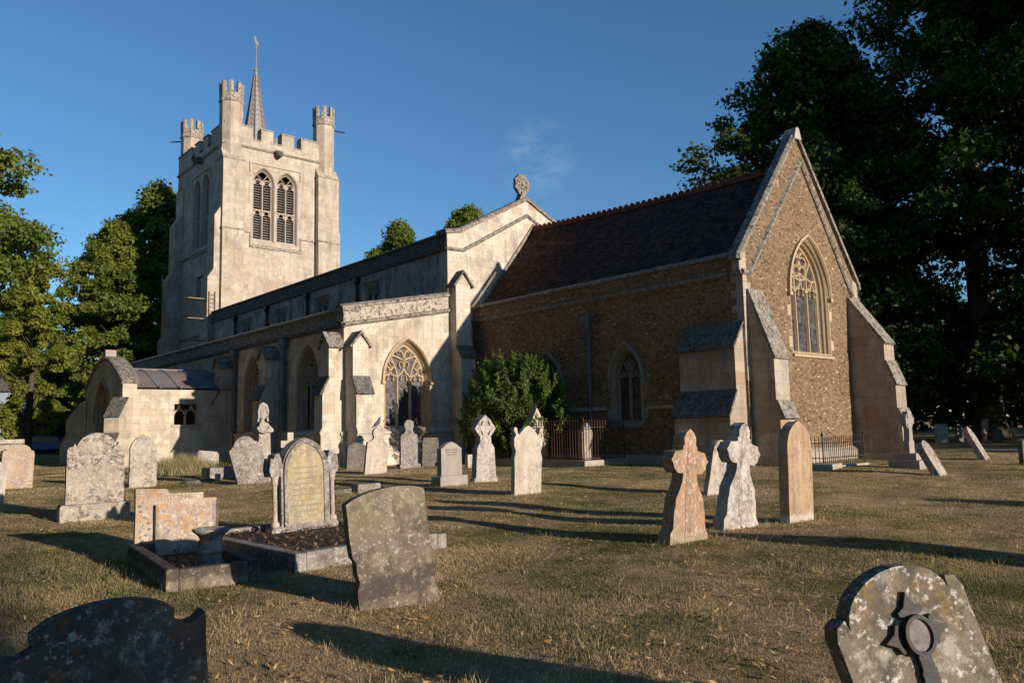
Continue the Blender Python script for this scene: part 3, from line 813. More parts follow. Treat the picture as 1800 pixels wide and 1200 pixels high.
# wheel cross finial
q = B(); fc = E_(-CL - .28, 3.3)
q.prism(fc, [(-.28, 12.0), (.28, 12.0), (.12, 12.32), (.09, 12.45), (-.09, 12.45), (-.12, 12.32)], -.18, .18)
ring = [(.36 * math.cos(2 * math.pi * k / 24), 12.80 + .42 * math.sin(2 * math.pi * k / 24)) for k in range(24)]
q.sweep(fc, ring, [(.09, -.09), (-.075, -.09), (-.075, .09), (.09, .09)], closed=True)
q.prism(fc, ring, -.04, .04)
for k in range(8):
    a = math.pi * k / 4
    r0, r1 = .05, .36
    q.sweep(fc, [(.04 * math.cos(a), 12.8 + .04 * math.sin(a)), (.38 * math.cos(a), 12.8 + .44 * math.sin(a))], [(.05, -.08), (-.05, -.08), (-.05, .08), (.05, .08)])
    c0 = Vector((.41 * math.cos(a + .39), 12.8 + .47 * math.sin(a + .39)))
    q.prism(fc, [(c0.x + .075 * math.cos(2 * math.pi * j / 7), c0.y + .075 * math.sin(2 * math.pi * j / 7)) for j in range(7)], -.08, .08)
q.build('cross_finial', M['coping'], church, bevel=.01)
buttress(E_(-CL, -1.22), .76, [(.75, -.2), (.75, 4.30), (.45, 4.72), (.45, 7.48)], M['cream'], [((.42, 4.80), (.78, 4.30))], M['setoff'], gablet=(7.45, 7.97, .45), gmat=M['setoff'])
for x in (-20.95, -26.45, -31.8, -36.75): downpipe(x, NY0, 6.6, 8.55, M['blackpipe'], r=.08, hw=.16, hop=.36)

# --- south aisle
AY = -6.26
aE = E_(-CL)
aw = (-3.40, 1.10, 1.42, 3.42, 4.98)
wall('aisle_wall', aE, [(AY, 0), (NY0 - .003, 0), (NY0 - .003, 6.95), (AY, 6.0)], .6, M['cream'], [arch(aw[1], aw[2], aw[3], aw[4], aw[0])])
window(church, aE, *aw, 'flow3', (M['golden'], M['glassgrey'], M['golden']), depth=.34, bw=.11,
       mould=((0, 0), (.05, -.06), (.05, -.11), (.10, -.16), (.10, -.21), (.16, -.28)))
aS = S_(AY)
aws = [(-16.5, 1.0), (-22.15, 1.0), (-34.5, 1.0), (-39.2, 1.0)]
wall('aisle_wall', aS, [(-42.3, 0), (-CL - .6, 0), (-CL - .6, 5.95), (-42.3, 5.95)], .6, M['nave'] if False else M['cream'], [arch(h, 1.38, 3.35, 4.98, u) for u, h in aws])
for u, h in aws:
    window(church, aS, u, h, 1.38, 3.35, 4.98, 'flow3', (M['greystone'], M['glass'], M['greystone']), depth=.40, bw=.11, hood=False,
           mould=((0, 0), (.08, -.10), (.08, -.14), (.14, -.22), (.14, -.27), (.18, -.33)))
q = B(); q.sweep(aS, [(-42.3, 5.66), (-CL + .005, 5.66)], [(-.22, 0), (-.22, .02), (.30, .02), (.30, 0)]); q.build('parapet_wall', M['parapet'], church)
q = B(); q.sweep(aE, [(AY - .005, 5.74), (NY0, 6.70)], [(-.24, 0), (-.24, .02), (.26, .02), (.26, 0)]); q.build('parapet_wall', M['sunlitpar'], church)
mould(aS, [(-42.3, 5.95), (-CL + .09, 5.95)], COPE(.5, .1, .2), 'parapet_coping', M['coping'])
mould(aE, [(AY - .1, 6.0), (NY0 + .10, 6.97)], COPE(.5, .1, .2), 'parapet_coping', M['coping'])
mould(aS, [(-42.3, 5.36), (-CL + .12, 5.36)], STRING, 'string_course', M['setoff'])
mould(aE, [(AY - .12, 5.37), (NY0 + .12, 6.34)], STRING, 'string_course', M['coping'])
q = B(); q.add([(-42.3, AY + .4, 5.75), (-CL - .3, AY + .4, 5.75), (-CL - .3, NY0, 6.6), (-42.3, NY0, 6.6)], [(0, 1, 2, 3)]); q.build('roof', M['leadgrey'], church)
PL = [(-1.35, 0), (-1.35, .22), (-.70, .22), (-.62, .12), (-.06, .12), (-.02, .17), (.05, .17), (.16, 0)]
mould(aS, [(-42.3, 1.24), (-CL + .1, 1.24)], PL, 'plinth', M['cream'])
mould(aE, [(AY - .1, 1.24), (0, 1.24)], PL, 'plinth', M['cream'])
BP = [(1.02, -.2), (1.02, .5), (.96, .62), (.96, 1.22), (1.0, 1.26), (1.0, 1.32), (.90, 1.5), (.90, 2.72), (.64, 3.32), (.64, 4.62)]
def abut(fr): return buttress(fr, .66, BP, M['cream'], [((.60, 3.38), (.95, 2.74))], M['setoff'], gablet=(4.60, 5.02, .64))
abut(S_(AY, -CL - .64)); abut(S_(AY, -19.84)); abut(S_(AY, -25.2)); abut(S_(AY, -36.9)); abut(S_(AY, -42.0))
abut(E_(-CL, AY + .03))
downpipe(-18.45, AY, 1.4, 4.85, M['pipe'], r=.085, hw=.22, hop=.45)
downpipe(-23.95, AY, .5, 4.85, M['pipe'], r=.085, hw=.22, hop=.45)

# --- porch
PX, PW, PY = -24.5, -31.3, -11.2
pc = (PX + PW) / 2
pE = E_(PX)
pw = (-8.42, .56, 1.80, 2.76)
wall('porch_wall', pE, [(PY + .6, 0), (AY - .02, 0), (AY - .02, 3.42), (PY + .6, 3.42)], .5, M['porch'], [[(pw[0] - pw[1], pw[2]), (pw[0] + pw[1], pw[2]), (pw[0] + pw[1], pw[3]), (pw[0] - pw[1], pw[3])]])
q = B()
for a in (-.54, 0, .54): q.sweep(pE, [(pw[0] + a, pw[2]), (pw[0] + a, pw[3] - (.25 if a == 0 else 0))], BAR(.10, -.24, -.08))
for s_ in (-1, 1):
    for d in (-1, 1):
        q.sweep(pE, curve((pw[0] + s_ * .27 + d * .27, 2.22), (pw[0] + s_ * .27 + d * .2, 2.40), (pw[0] + s_ * .27 + d * .06, 2.50), (pw[0] + s_ * .27, 2.74), n=4), BAR(.10, -.22, -.08))
wp = q.build('window', M['porch'], church)
q = B(); q.fbox(pE, pw[0] - .68, pw[0] + .68, 1.66, 1.80, -.2, .05); q.build('sill', M['dress'], wp)
q = B(); q.box(PW, PW + .5, PY + .6, AY - .02, 0, 3.42); q.build('porch_wall', M['porch'], church)
q = B(); q.box(PW + .5, PX - .5, PY + .3, AY - .3, -.1, .06); q.build('porch_floor', M['dress'], church)
pS = S_(PY)
hw_ = (PX - PW) / 2
def gprof(t): return 3.66 + 1.30 * (1 - t ** 1.62)       # convex gable sweep, t = 0 centre .. 1 eaves
gl = [(pc + hw_ * k / 12, gprof(abs(k / 12))) for k in range(12, -13, -1)]
door = arch(1.38, -.1, 2.15, 3.92, pc)
wall('porch_gable_wall', pS, [(PW, 0), (PX, 0)] + gl, .6, M['porch'], [door[:1] + door[1:]] if False else [arch(1.38, .02, 2.15, 3.92, pc)])
q = B(); lo = []
for ins, dn in ((0, 0), (.06, -.1), (.06, -.16), (.16, -.26), (.16, -.32), (.30, -.45), (.30, -.58)):
    lo.append([pS.p(a, c, dn + .003) for a, c in arch(1.38 - ins, .02, 2.15, 3.92 - ins * 1.2, pc)])
q.loft(lo); dw = q.build('doorway', M['dress'], church)
mould(pS, archline(1.46, 1.95, 4.02, pc, 14), [(-.05, 0), (-.05, .08), (.04, .09), (.06, 0)], 'hood_mould', M['dress'], dw)
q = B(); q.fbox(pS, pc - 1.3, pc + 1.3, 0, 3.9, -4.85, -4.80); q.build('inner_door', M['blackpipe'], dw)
mould(pS, gl, [(0, -.68), (0, .06), (-.14, .07), (-.20, 0), (-.20, -.68)], 'gable_coping', M['coping'])
q = B(); q.prism(pS, [(pc - .28, 4.98), (pc + .28, 4.98), (pc + .17, 5.15), (pc + .15, 5.46), (pc - .06, 5.5), (pc - .17, 5.2)], -.5, -.02); q.build('finial_stump', M['dress'], church, bevel=.02)
def rprof(t): return 3.40 + 1.12 * (math.cos(t * math.pi / 2) ** 1.25) if t < .9 else 3.40 + 1.12 * (math.cos(.9 * math.pi / 2) ** 1.25) * (1 - (t - .9) / .25)
ys = [PY + .62, PY + 1.55, PY + 2.48, PY + 3.4, PY + 4.2, AY - .01]
par = None
for i in range(5):
    q = B(); lo = []
    for y in (ys[i], ys[i + 1]):
        lo.append([(pc + (hw_ + .16) * k / 16, y, rprof(abs(k / 16)) + .02) for k in range(-16, 17)])
    q.loft([[(a, c, z - .06) for a, c, z in lo[0]], lo[0], lo[1], [(a, c, z - .06) for a, c, z in lo[1]]], closed=False)
    q.add([], [])
    if par is None: par = q.build('porch_roof', M['lead'], church, smooth=False)
    else: q.build('lead_sheet', M['leadgrey'] if i % 2 else M['lead'], par)
q = B()
for y in ys[1:-1]: q.tube([(pc + (hw_ + .17) * k / 16, y, rprof(abs(k / 16)) + .03) for k in range(-16, 17)], .035, 6)
q.tube([(pc, ys[0], 4.56), (pc, ys[-1], 4.56)], .08, 8)
q.build('lead_roll', M['leadgrey'], par)
dg = math.sqrt(.5)
for cx, un, nn in ((PX, (dg, dg, 0), (dg, -dg, 0)), (PW, (dg, -dg, 0), (-dg, -dg, 0))):
    c0 = Vector((cx, PY, 0)) - Vector(un) * .34 - Vector(nn) * .25
    buttress(Fr(c0, un, (0, 0, 1), nn), .68, [(1.30, -.2), (1.30, .95), (1.02, 1.42), (1.02, 2.15), (.30, 3.05)], M['porch'], [((.34, 3.02), (1.04, 2.15)), ((1.0, 1.46), (1.32, .96))], M['setoff'], over=.015)

# --- tower
TX0, TX1, TY0, TY1 = -51.4, -41.30, -.62, 8.0
def belfry(fr, uc, par_, w_, name='window'):
    """two tall louvred lights with transom and pierced head, square label above"""
    for u in (uc - .92, uc + .92):
        win = None
        b2 = B(); loops = []
        for ins, dn in ((0, 0), (.07, -.12), (.07, -.18), (.14, -.28), (.14, -.36)):
            loops.append([fr.p(a, c, dn + .003) for a, c in arch(w_ - ins, 15.25 + ins * 2.0, 19.75, 20.90 - ins, u)])
        b2.loft(loops); win = b2.build(name, M['towertrac'], par_)
        t = B(); wi = w_ - .14
        t.sweep(fr, archline(wi - .02, 19.75, 20.70, u, 10, 15.4), BAR(.08, -.42, -.30))
        t.sweep(fr, [(u, 15.3), (u, 19.75)], BAR(.15, -.42, -.24))
        t.sweep(fr, [(u - wi, 17.72), (u + wi, 17.72)], BAR(.18, -.42, -.26))
        for s_ in (-1, 1):
            c = u + s_ * wi / 2; hw2 = wi / 2
            for zz in (17.25, 19.6):
                t.sweep(fr, archline(hw2 - .03, zz, zz + .46, c, 6), BAR(.12, -.42, -.28))
                for d in (-1, 1):
                    t.prism(fr, [(c + d * hw2, zz - .02), (c + d * hw2 * .35, zz + .17), (c + d * hw2, zz + .44)] if d > 0 else [(c + d * hw2, zz + .44), (c + d * hw2 * .35, zz + .17), (c + d * hw2, zz - .02)], -.40, -.32)
            t.sweep(fr, curve((u, 19.75), (u + s_ * .08, 20.0), (u + s_ * .30, 20.30), (u + s_ * .42, 20.42), n=4), BAR(.08, -.42, -.30))
        t.build('tracery', M['towertrac'], win)
        l = B()
        for k in range(26):
            z = 15.5 + k * .19
            if 17.45 < z < 17.8: continue
            zt = 20.0 if True else 0
            if z > zt: break
            l.prism(Fr(fr.p(u - wi, 0, 0), fr.n, fr.v, -fr.u), [(-.72, z + .16), (-.70, z + .13), (-.46, z), (-.44, z + .03)], -2 * wi, 0)
        l.build('louvres', M['louvre'], win)
        k_ = B(); k_.fbox(fr, u - wi, u + wi, 15.2, 20.7, -.84, -.82); k_.build('dark_backing', M['black'], win)
    mould(fr, [(uc + 1.98, 20.45), (uc + 1.98, 21.12), (uc - 1.98, 21.12), (uc - 1.98, 20.45)], [(-.05, 0), (-.05, .09), (.04, .09), (.07, 0)], 'hood_mould', M['towertrac'], win)
    q = B()
    q.prism(Fr(fr.p(uc - 1.92, 0, 0), fr.n, fr.v, -fr.u), [(-.5, 15.45), (-.5, 14.78), (.10, 14.78), (.10, 14.92), (.02, 15.0)], -3.84, 0)
    q.build('sill', M['towerstr'], win)

TE = E_(TX1)
mer = [(.1, 1.45), (2.1, 3.04), (3.72, 4.69), (5.28, 7.4)]
top = []
for a, c in reversed(mer): top += [(c, 22.86), (c, 23.78), (a, 23.78), (a, 22.86)] if c < 7 else [(TY1, 23.78), (a, 23.78), (a, 22.86)]
top = [(TY1, 23.78), (5.28, 23.78), (5.28, 22.86), (4.69, 22.86), (4.69, 23.78), (3.72, 23.78), (3.72, 22.86), (3.04, 22.86), (3.04, 23.78), (2.10, 23.78), (2.10, 22.86), (1.45, 22.86), (1.45, 23.78), (TY0, 23.78)]
tec = 3.26
bh = lambda uc, w_: [arch(w_, 15.25, 19.75, 20.90, uc - .92), arch(w_, 15.25, 19.75, 20.90, uc + .92)]
wall('tower_wall', TE, [(TY0, 0), (TY1, 0)] + top, .8, M['tower'], bh(tec, .84))
belfry(TE, tec, church, .84)
TS = S_(TY0)
L_ = TX1 - TX0
us = [TX1 - .8, -44.0, -44.0, -44.75, -44.75, -45.75, -45.75, -46.5, -46.5, -47.5, -47.5, -48.25, -48.25, TX0]
tops = [(us[0], 23.78), (us[1], 23.78), (us[2], 22.86), (us[3], 22.86), (us[4], 23.78), (us[5], 23.78), (us[6], 22.86), (us[7], 22.86), (us[8], 23.78), (us[9], 23.78), (us[10], 22.86), (us[11], 22.86), (us[12], 23.78), (us[13], 23.78)]
tsc = -46.0
clk = [(-46.6, 11.55), (-45.0, 11.55), (-45.0, 13.15), (-46.6, 13.15)]
wall('tower_wall', TS, [(TX0, 0), (TX1 - .8, 0)] + tops, .8, M['tower'], bh(tsc, .84) + [clk])
belfry(TS, tsc, church, .84)
q = B()
q.fbox(TS, -46.6, -45.0, 11.55, 13.15, -.3, -.25)
q.sweep(TS, [(-45.8 + .62 * math.cos(2 * math.pi * k / 20), 12.35 + .62 * math.sin(2 * math.pi * k / 20)) for k in range(20)], [(.09, -.25), (-.09, -.25), (-.05, -.12), (.05, -.12)], closed=True)
for k in range(4):
    a = math.pi / 4 + k * math.pi / 2
    q.sweep(TS, [(-45.8 + .3 * math.cos(a) + .26 * math.cos(2 * math.pi * j / 12), 12.35 + .3 * math.sin(a) + .26 * math.sin(2 * math.pi * j / 12)) for j in range(12)], [(.05, -.25), (-.05, -.25), (-.02, -.15), (.02, -.15)], closed=True)
q.build('round_panel', M['greystone'], church)
q = B(); q.box(TX0, TX0 + .8, TY0 + .8, TY1 - .8, 0, 23.4); q.box(TX0, TX1 - .8, TY1 - .8, TY1, 0, 23.4); q.build('tower_wall', M['tower'], church)
q = B(); q.box(TX0 + .8, TX1 - .8, TY0 + .8, TY1 - .8, 22.2, 22.4); q.build('tower_roof', M['leadgrey'], church)
TSTR = [(-.09, 0), (-.09, .04), (0, .15), (.06, .15), (.14, 0)]
for fr, a, c in ((TE, TY0, TY1), (TS, TX0, TX1)):
    mould(fr, [(a, 22.22), (c, 22.22)], TSTR, 'string_course', M['towerstr'])
    cr = ([(TY0, 1.45, 23.78), (1.45, 2.10, 22.86), (2.10, 3.04, 23.78), (3.04, 3.72, 22.86), (3.72, 4.69, 23.78), (4.69, 5.28, 22.86), (5.28, TY1, 23.78)] if fr is TE else
          [(us[i + 1], us[i], tops[i][1]) for i in range(0, 13, 2)] + [(us[i + 1], us[i], 22.86) for i in range(1, 12, 2) if False])
    if fr is TS: cr += [(-44.75, -44.0, 22.86), (-46.5, -45.75, 22.86), (-48.25, -47.5, 22.86)]
    for u0, u1, z in cr:
        hi = z > 23; o = .05 if hi else -.0
        q = B(); q.fbox(fr, u0 - o, u1 + o, z - .001, z + .09, -.62, .055 if hi else .05)
        q.build('battlement_coping', M['towerstr'], church)
mould(TE, [(.66, 15.86), (1.36, 15.86), (1.36, 14.85), (5.30, 14.85), (5.30, 15.86), (6.5, 15.86)], [(-.06, 0), (-.06, .08), (.06, .08), (.08, 0)], 'string_course', M['towerstr'])
mould(TS, [(-49.9, 14.95), (-42.4, 14.95)], TSTR, 'string_course', M['towerstr'])
mould(TS, [(-50.6, 8.6), (-41.9, 8.6)], TSTR, 'string_course', M['towerstr'])
def tbut(x0, x1, y0, y1, stages, face):
    """tower buttress: box stages (z0, z1, projection) with sloped tops"""
    q = B(); pr = [(-.02, stages[0][0])]
    for k, (z0, z1, d) in enumerate(stages):
        nd = stages[k + 1][2] if k + 1 < len(stages) else 0
        if k == 0: pr.append((d, z0))
        pr += [(d, z1), (nd, z1 + (d - nd) * 1.6)]
    pr.append((-.02, pr[-1][1] + .001))
    if face == 'E': q.prism(Fr((x0, y0, 0), (1, 0, 0), (0, 0, 1), (0, -1, 0)), pr, -(y1 - y0), 0)
    elif face == 'S': q.prism(Fr((x0, y0, 0), (0, -1, 0), (0, 0, 1), (-1, 0, 0)), pr, -(x1 - x0), 0)
    elif face == 'W': q.prism(Fr((x0, y0, 0), (-1, 0, 0), (0, 0, 1), (0, 1, 0)), pr, 0, y1 - y0)
    elif face == 'N': q.prism(Fr((x0, y0, 0), (0, 1, 0), (0, 0, 1), (1, 0, 0)), pr, 0, x1 - x0)
    return q.build('buttress', M['tower'], church)
tbut(TX1, 0, -.88, .66, [(0, 15.8, .55), (15.8, 20.95, .50)], 'E')
tbut(TX1, 0, 6.5, 8.26, [(0, 15.8, .55), (15.8, 20.95, .50)], 'E')
tbut(TX1 - 1.1, TX1 + .246, TY0, 0, [(0, 12.2, 1.12), (12.2, 16.7, .72), (16.7, 17.6, .2)], 'S')
tbut(TX0 + .004, TX0 + 1.4, TY0, 0, [(0, 8.6, 1.3), (8.6, 13.4, 1.05), (13.4, 17.9, .6)], 'S')
tbut(TX0, 0, TY0 + .1, TY0 + 1.4, [(0, 10.2, 1.5), (10.2, 14.2, .95), (14.2, 18.2, .45)], 'W')
tbut(TX1 - 1.1, TX1 + .246, TY1, 0, [(0, 12.2, .95), (12.2, 16.7, .5)], 'N')
for y0, y1 in ((-.93, .70), (6.46, 8.31)):
    q = B(); q.box(TX1 - .02, TX1 + .61, y0, y1, 15.78, 15.92); q.build('string_course', M['towerstr'], church)
    q = B(); q.box(TX1 - .02, TX1 + .56, y0, y1, 20.93, 21.05); q.build('string_course', M['towerstr'], church)
def turret(cx, cy, par_):
    q = B(); r = .82; ph = math.pi / 8
    q.lathe([(r, 20.9), (r, 25.65)], (cx, cy, 0), 8, ph=ph)
    q.box(cx - .85, cx + .85, cy - .85, cy + .85, 17.5, 20.96)
    t = q.build('turret', M['tower'], par_)
    q = B()
    q.lathe([(r, 25.32), (r + .09, 25.42), (r + .09, 25.50), (r + .03, 25.62), (r + .03, 26.06), (r - .2, 26.06), (r - .2, 25.6)], (cx, cy, 0), 8, ph=ph, cap=False)
    for k in range(8):                                    # one merlon on every corner of the octagon
        a = 2 * math.pi * k / 8 + ph; lo = []
        for z in (26.02, 26.80, 26.88):
            row = []
            for da, rr in ((-.19, 0), (0, 0), (.19, 0), (.19, -.22), (0, -.22), (-.19, -.22)):
                R_ = (r + .05 if da == 0 else (r + .05) * math.cos(math.pi / 8) / math.cos(math.pi / 8 - abs(da))) + rr + (.02 if z > 26.85 else 0)
                row.append((cx + R_ * math.cos(a + da), cy + R_ * math.sin(a + da), z))
            lo.append(row)
        q.loft(lo); q.add(lo[-1], [tuple(range(6))])
    q.build('battlement', M['towerstr'], t)
    q = B(); q.lathe([(r, 20.93), (r + .16, 20.98), (r + .16, 21.06), (r, 21.25)], (cx, cy, 0), 8, ph=ph); q.build('string_course', M['towerstr'], t)
    return t
for cx, cy in ((-41.75, -.02), (-41.75, 7.40), (-50.75, .16), (-50.75, 7.40)):
    t = turret(cx, cy, church)
    if cx < -50 and cy < 1 or cx > -42 and cy > 5:
        d = Vector((-.6, -.8, 0)) if cy < 1 else Vector((.25, 1, 0)); d.normalize()
        q = B(); q.tube([Vector((cx, cy, 25.25)) + d * .75, Vector((cx, cy, 25.20)) + d * 1.7], .06, 6); q.build('water_spout', M['iron'], t)
for fr, u in ((TE, 3.38), (TS, -46.04)):                   # carved gargoyles
    q = B()
    for dx, dz, dn, r in ((0, 0, .18, .30), (0, -.05, .42, .25), (-.2, .12, .30, .14), (.2, .12, .30, .14), (0, -.18, .52, .14)):
        c = fr.p(u + dx, 22.12 + dz, dn)
        q.lathe([(r * math.sin(math.pi * k / 6) + .001, -r * math.cos(math.pi * k / 6)) for k in range(7)], c, 8)
    q.build('gargoyle', M['setoff'], church)
# lead spirelet with weathervane
q = B(); q.lathe([(1.35, 22.4), (1.28, 23.0), (.98, 24.4), (.80, 25.6), (.56, 27.2), (.32, 28.9), (.13, 30.3), (.10, 30.6)], (-46.0, 3.55, 0), 8, ph=math.pi / 8)
sp = q.build('spirelet', plain('pale weathered lead', (.30, .275, .26), rough=.6, spec=.3, var=.3, vs=3), church)
q = B(); sprof = [(1.28, 23.0), (.98, 24.4), (.80, 25.6), (.56, 27.2), (.32, 28.9), (.13, 30.3)]
def srad(z):
    for (r0, z0), (r1, z1) in zip(sprof, sprof[1:]):
        if z0 <= z <= z1: return r0 + (r1 - r0) * (z - z0) / (z1 - z0)
    return .1
for k in range(8):                                        # herringbone seams
    a0 = 2 * math.pi * k / 8 + math.pi / 8; a1 = a0 + math.pi / 4; am = (a0 + a1) / 2
    P_ = lambda a, z: Vector((-46.0 + (srad(z) * (1 if a in (a0, a1) else math.cos(math.pi / 8)) + .015) * math.cos(a), 3.55 + (srad(z) * (1 if a in (a0, a1) else math.cos(math.pi / 8)) + .015) * math.sin(a), z))
    z = 23.1
    while z < 29.6:
        q.tube([P_(a0, z), P_(am, z + .32), P_(a1, z)], .022, 4); z += .42
    q.tube([P_(a0, zz) for zz in (23.0, 24.4, 25.6, 27.2, 28.9, 30.2)], .035, 5)
q.build('lead_seam', M['lead'], sp)
q = B(); q.lathe([(.10, 30.5), (.17, 30.55), (.17, 30.68), (.05, 30.8), (.035, 32.9), (.02, 33.0)], (-46.0, 3.55, 0), 8)
q.add([(-46.0, 3.47, 32.85), (-46.0, 3.75, 32.80), (-46.0, 3.66, 33.15), (-46.0, 3.56, 33.10), (-46.0, 3.52, 33.42), (-46.0, 3.42, 33.50), (-46.0, 3.38, 33.35)], [(0, 1, 2, 3, 4, 5, 6)])
q.build('weathervane', plain('gilded iron', (.30, .24, .14)), sp)
# ladder with staging boards at the west end of the aisle roof
q = B()
for y in (-1.62, -1.22): q.tube([(-40.94, y, 6.4), (-40.94, y, 11.2)], .035, 6)
for k in range(16): q.tube([(-40.94, -1.62, 6.6 + k * .29), (-40.94, -1.22, 6.6 + k * .29)], .018, 5)
ld = q.build('ladder', M['wood'], church)
q = B()
for z in (7.75, 9.25, 10.65):
    for dx in (0, .32): q.box(-41.9 + dx, -41.9 + dx + .2, -2.9, -1.1, z, z + .06)
q.build('staging_board', M['wood'], ld)
# ------------------------------------------------------------------ gravestones
G = {}
G['pale'] = gstone('pale limestone grave', (.45, .40, .335), (.34, .295, .25), .45, .6, .15, streak=.5)
G['cream'] = gstone('cream limestone grave', (.52, .45, .375), (.43, .36, .295), .3, .4, .14, streak=.55)
G['lichen'] = gstone('heavily lichened grave', (.40, .35, .285), (.30, .255, .21), .8, .85, .22, streak=.3)
G['orange'] = gstone('orange lichened grave', (.46, .37, .29), (.36, .28, .235), .75, .4, .8, streak=.35, orangec=(.46, .22, .035))
G['yellow'] = gstone('yellow stained grave', (.40, .325, .20), (.31, .255, .18), .4, .35, .35, .35, streak=.55, orangec=(.42, .29, .06))
G['brown'] = gstone('brown weathered grave', (.20, .16, .12), (.125, .098, .074), .45, .6, .12, .2, streak=1.0, orangec=(.32, .19, .05), band=(.09, .27, (.055, .045, .04)))
G['grey'] = gstone('grey weathered grave', (.29, .26, .235), (.19, .168, .15), .7, .6, .1, streak=.7)
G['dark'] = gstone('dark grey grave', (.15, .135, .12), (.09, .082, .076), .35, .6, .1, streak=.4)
G['red'] = gstone('red sandstone grave', (.36, .185, .115), (.32, .24, .165), .7, .35, .15, .25, streak=.7, band=(-.3, .07, (.32, .26, .19)))
G['sand'] = gstone('smooth sandstone grave', (.43, .30, .185), (.34, .24, .155), .12, .3, .05, streak=.7, band=(.0, .1, (.5, .45, .40)))
G['white'] = gstone('white crusted grave', (.50, .45, .395), (.33, .29, .28), .85, .6, .15, streak=.65)
G['granite'] = gstone('speckled granite', (.34, .30, .27), (.29, .255, .23), .2, .15, .0, streak=.15)
G['mixed'] = gstone('mottled lichen grave', (.255, .21, .155), (.12, .10, .082), .85, .75, .45, .1, streak=.4, orangec=(.27, .17, .04))
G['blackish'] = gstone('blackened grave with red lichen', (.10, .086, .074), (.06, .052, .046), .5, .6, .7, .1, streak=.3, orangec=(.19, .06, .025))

LF = Fr((0, 0, 0), (1, 0, 0), (0, 0, 1), (0, -1, 0))      # local frame of a stone: x right, z up, front faces -y

def outline(kind, w_, h):
    a = w_ / 2
    arc = lambda cx, cz, r, t0, t1, n=10, rz=None: [(cx + r * math.cos(R(t0 + (t1 - t0) * k / n)), cz + (rz or r) * math.sin(R(t0 + (t1 - t0) * k / n))) for k in range(n + 1)]
    bt = [(-a, -.3), (a, -.3)]
    if kind == 'round': return bt + arc(0, h - a, a, 0, 180, 16)
    if kind == 'segment': return bt + arc(0, h - a * .42, a, 0, 180, 16, a * .42)
    if kind == 'gothic': return [(-a, -.3)] + [(a, -.3)] + [(q[0], q[1]) for q in archline(a, h - a * 1.25, h, 0, 9)]
    if kind == 'ogee':       # round head between hollow shoulders
        return bt + [(a, h * .76), (a * .93, h * .80)] + arc(a * .92, h * .80 + a * .16, a * .16, 270, 180, 4) + arc(0, h - a * .68, a * .70, 12, 168, 14, a * .68) + [(-q[0], q[1]) for q in reversed(arc(a * .92, h * .80 + a * .16, a * .16, 270, 180, 4))] + [(-a * .93, h * .80), (-a, h * .76)]
    if kind == 'neck':       # round head on a neck above wide shoulders
        s = [(a, h * .60), (a * .96, h * .66), (a * .62, h * .69), (a * .46, h * .735)] + arc(0, h - a * .53, a * .55, -38, 90, 12)
        return bt + s + [(-q[0], q[1]) for q in reversed(s[:-1])]
    if kind == 'shoulder':
        s = [(a, h * .78), (a * .94, h * .84), (a * .80, h * .86)] + arc(0, h - a * .55, a * .78, 4, 90, 8, a * .55)
        return bt + s + [(-q[0], q[1]) for q in reversed(s[:-1])]
    if kind == 'peak':
        return bt + [(a, h * .80), (a * .85, h * .82)] + curve((a * .80, h * .84), (a * .45, h * .93), (0, h), n=4)[:-1] + [(0, h)] + [(-q[0], q[1]) for q in reversed(curve((a * .80, h * .84), (a * .45, h * .93), (0, h), n=4)[:-1])] + [(-a * .85, h * .82), (-a, h * .80)]
    if kind == 'horned':     # pointed middle between two scrolled horns
        s = [(a * .92, h * .30), (a * .97, h * .52), (a * .86, h * .62), (a * .98, h * .70), (a * 1.0, h * .80), (a * .86, h * .86), (a * 1.02, h * .93), (a * .94, h * .975), (a * .80, h * .955), (a * .76, h * .885), (a * .62, h * .86), (a * .52, h * .90), (a * .28, h * .965), (0, h)]
        return [(-a * .92, -.3), (a * .92, -.3)] + s + [(-q[0], q[1]) for q in reversed(s[:-1])]
    if kind == 'cross':      # tapering slab that ends in a pointed trefoil cross
        s = [(a, 0), (a, h * .07), (a * .86, h * .115), (a * .82, h * .26), (a * .76, h * .30), (a * .74, h * .37), (a * .55, h * .45), (a * .40, h * .53), (a * .36, h * .60), (a * .66, h * .60), (a * .84, h * .64), (a * .90, h * .685), (a * 1.0, h * .715), (a * .90, h * .745), (a * .80, h * .79), (a * .50, h * .80), (a * .38, h * .81), (a * .38, h * .845), (a * .30, h * .85), (a * .32, h * .92), (a * .20, h * .965), (0, h)]
        return [(-a, -.3), (a, -.3)] + s + [(-q[0], q[1]) for q in reversed(s[:-1])]
    if kind == 'diamond':    # shouldered slab under a pierced diamond head
        s = [(a, 0), (a * .98, h * .06), (a * .86, h * .07), (a * .74, h * .50), (a * .60, h * .55), (a * .48, h * .585), (a * .46, h * .67), (a * .80, h * .765), (a * .90, h * .80), (a * .42, h * .93), (0, h)]
        return [(-a, -.3), (a, -.3)] + s + [(-q[0], q[1]) for q in reversed(s[:-1])]
    if kind == 'clipped': return bt + [(a, h * .86), (a * .86, h), (-a * .86, h), (-a, h * .86)]
    if kind == 'slab': return bt + [(a, h), (-a, h)]
    if kind == 'gable': return bt + [(a, h * .72), (a * .9, h * .74), (a * .12, h * .98), (.03, h), (-.03, h), (-a * .12, h * .98), (-a * .9, h * .74), (-a, h * .72)]

def place(o, x, y, face=0.0, lean=0.0, back=0.0, z=0.0):
    """face: degrees from east towards north that the front looks to; lean > 0 to the viewer's right; back > 0 away from the front"""
    o.matrix_world = Matrix.Translation((x, y, z + float(gh(x, y)))) @ Matrix.Rotation(R(face + 90), 4, 'Z') @ Matrix.Rotation(R(lean), 4, 'Y') @ Matrix.Rotation(R(-back), 4, 'X')

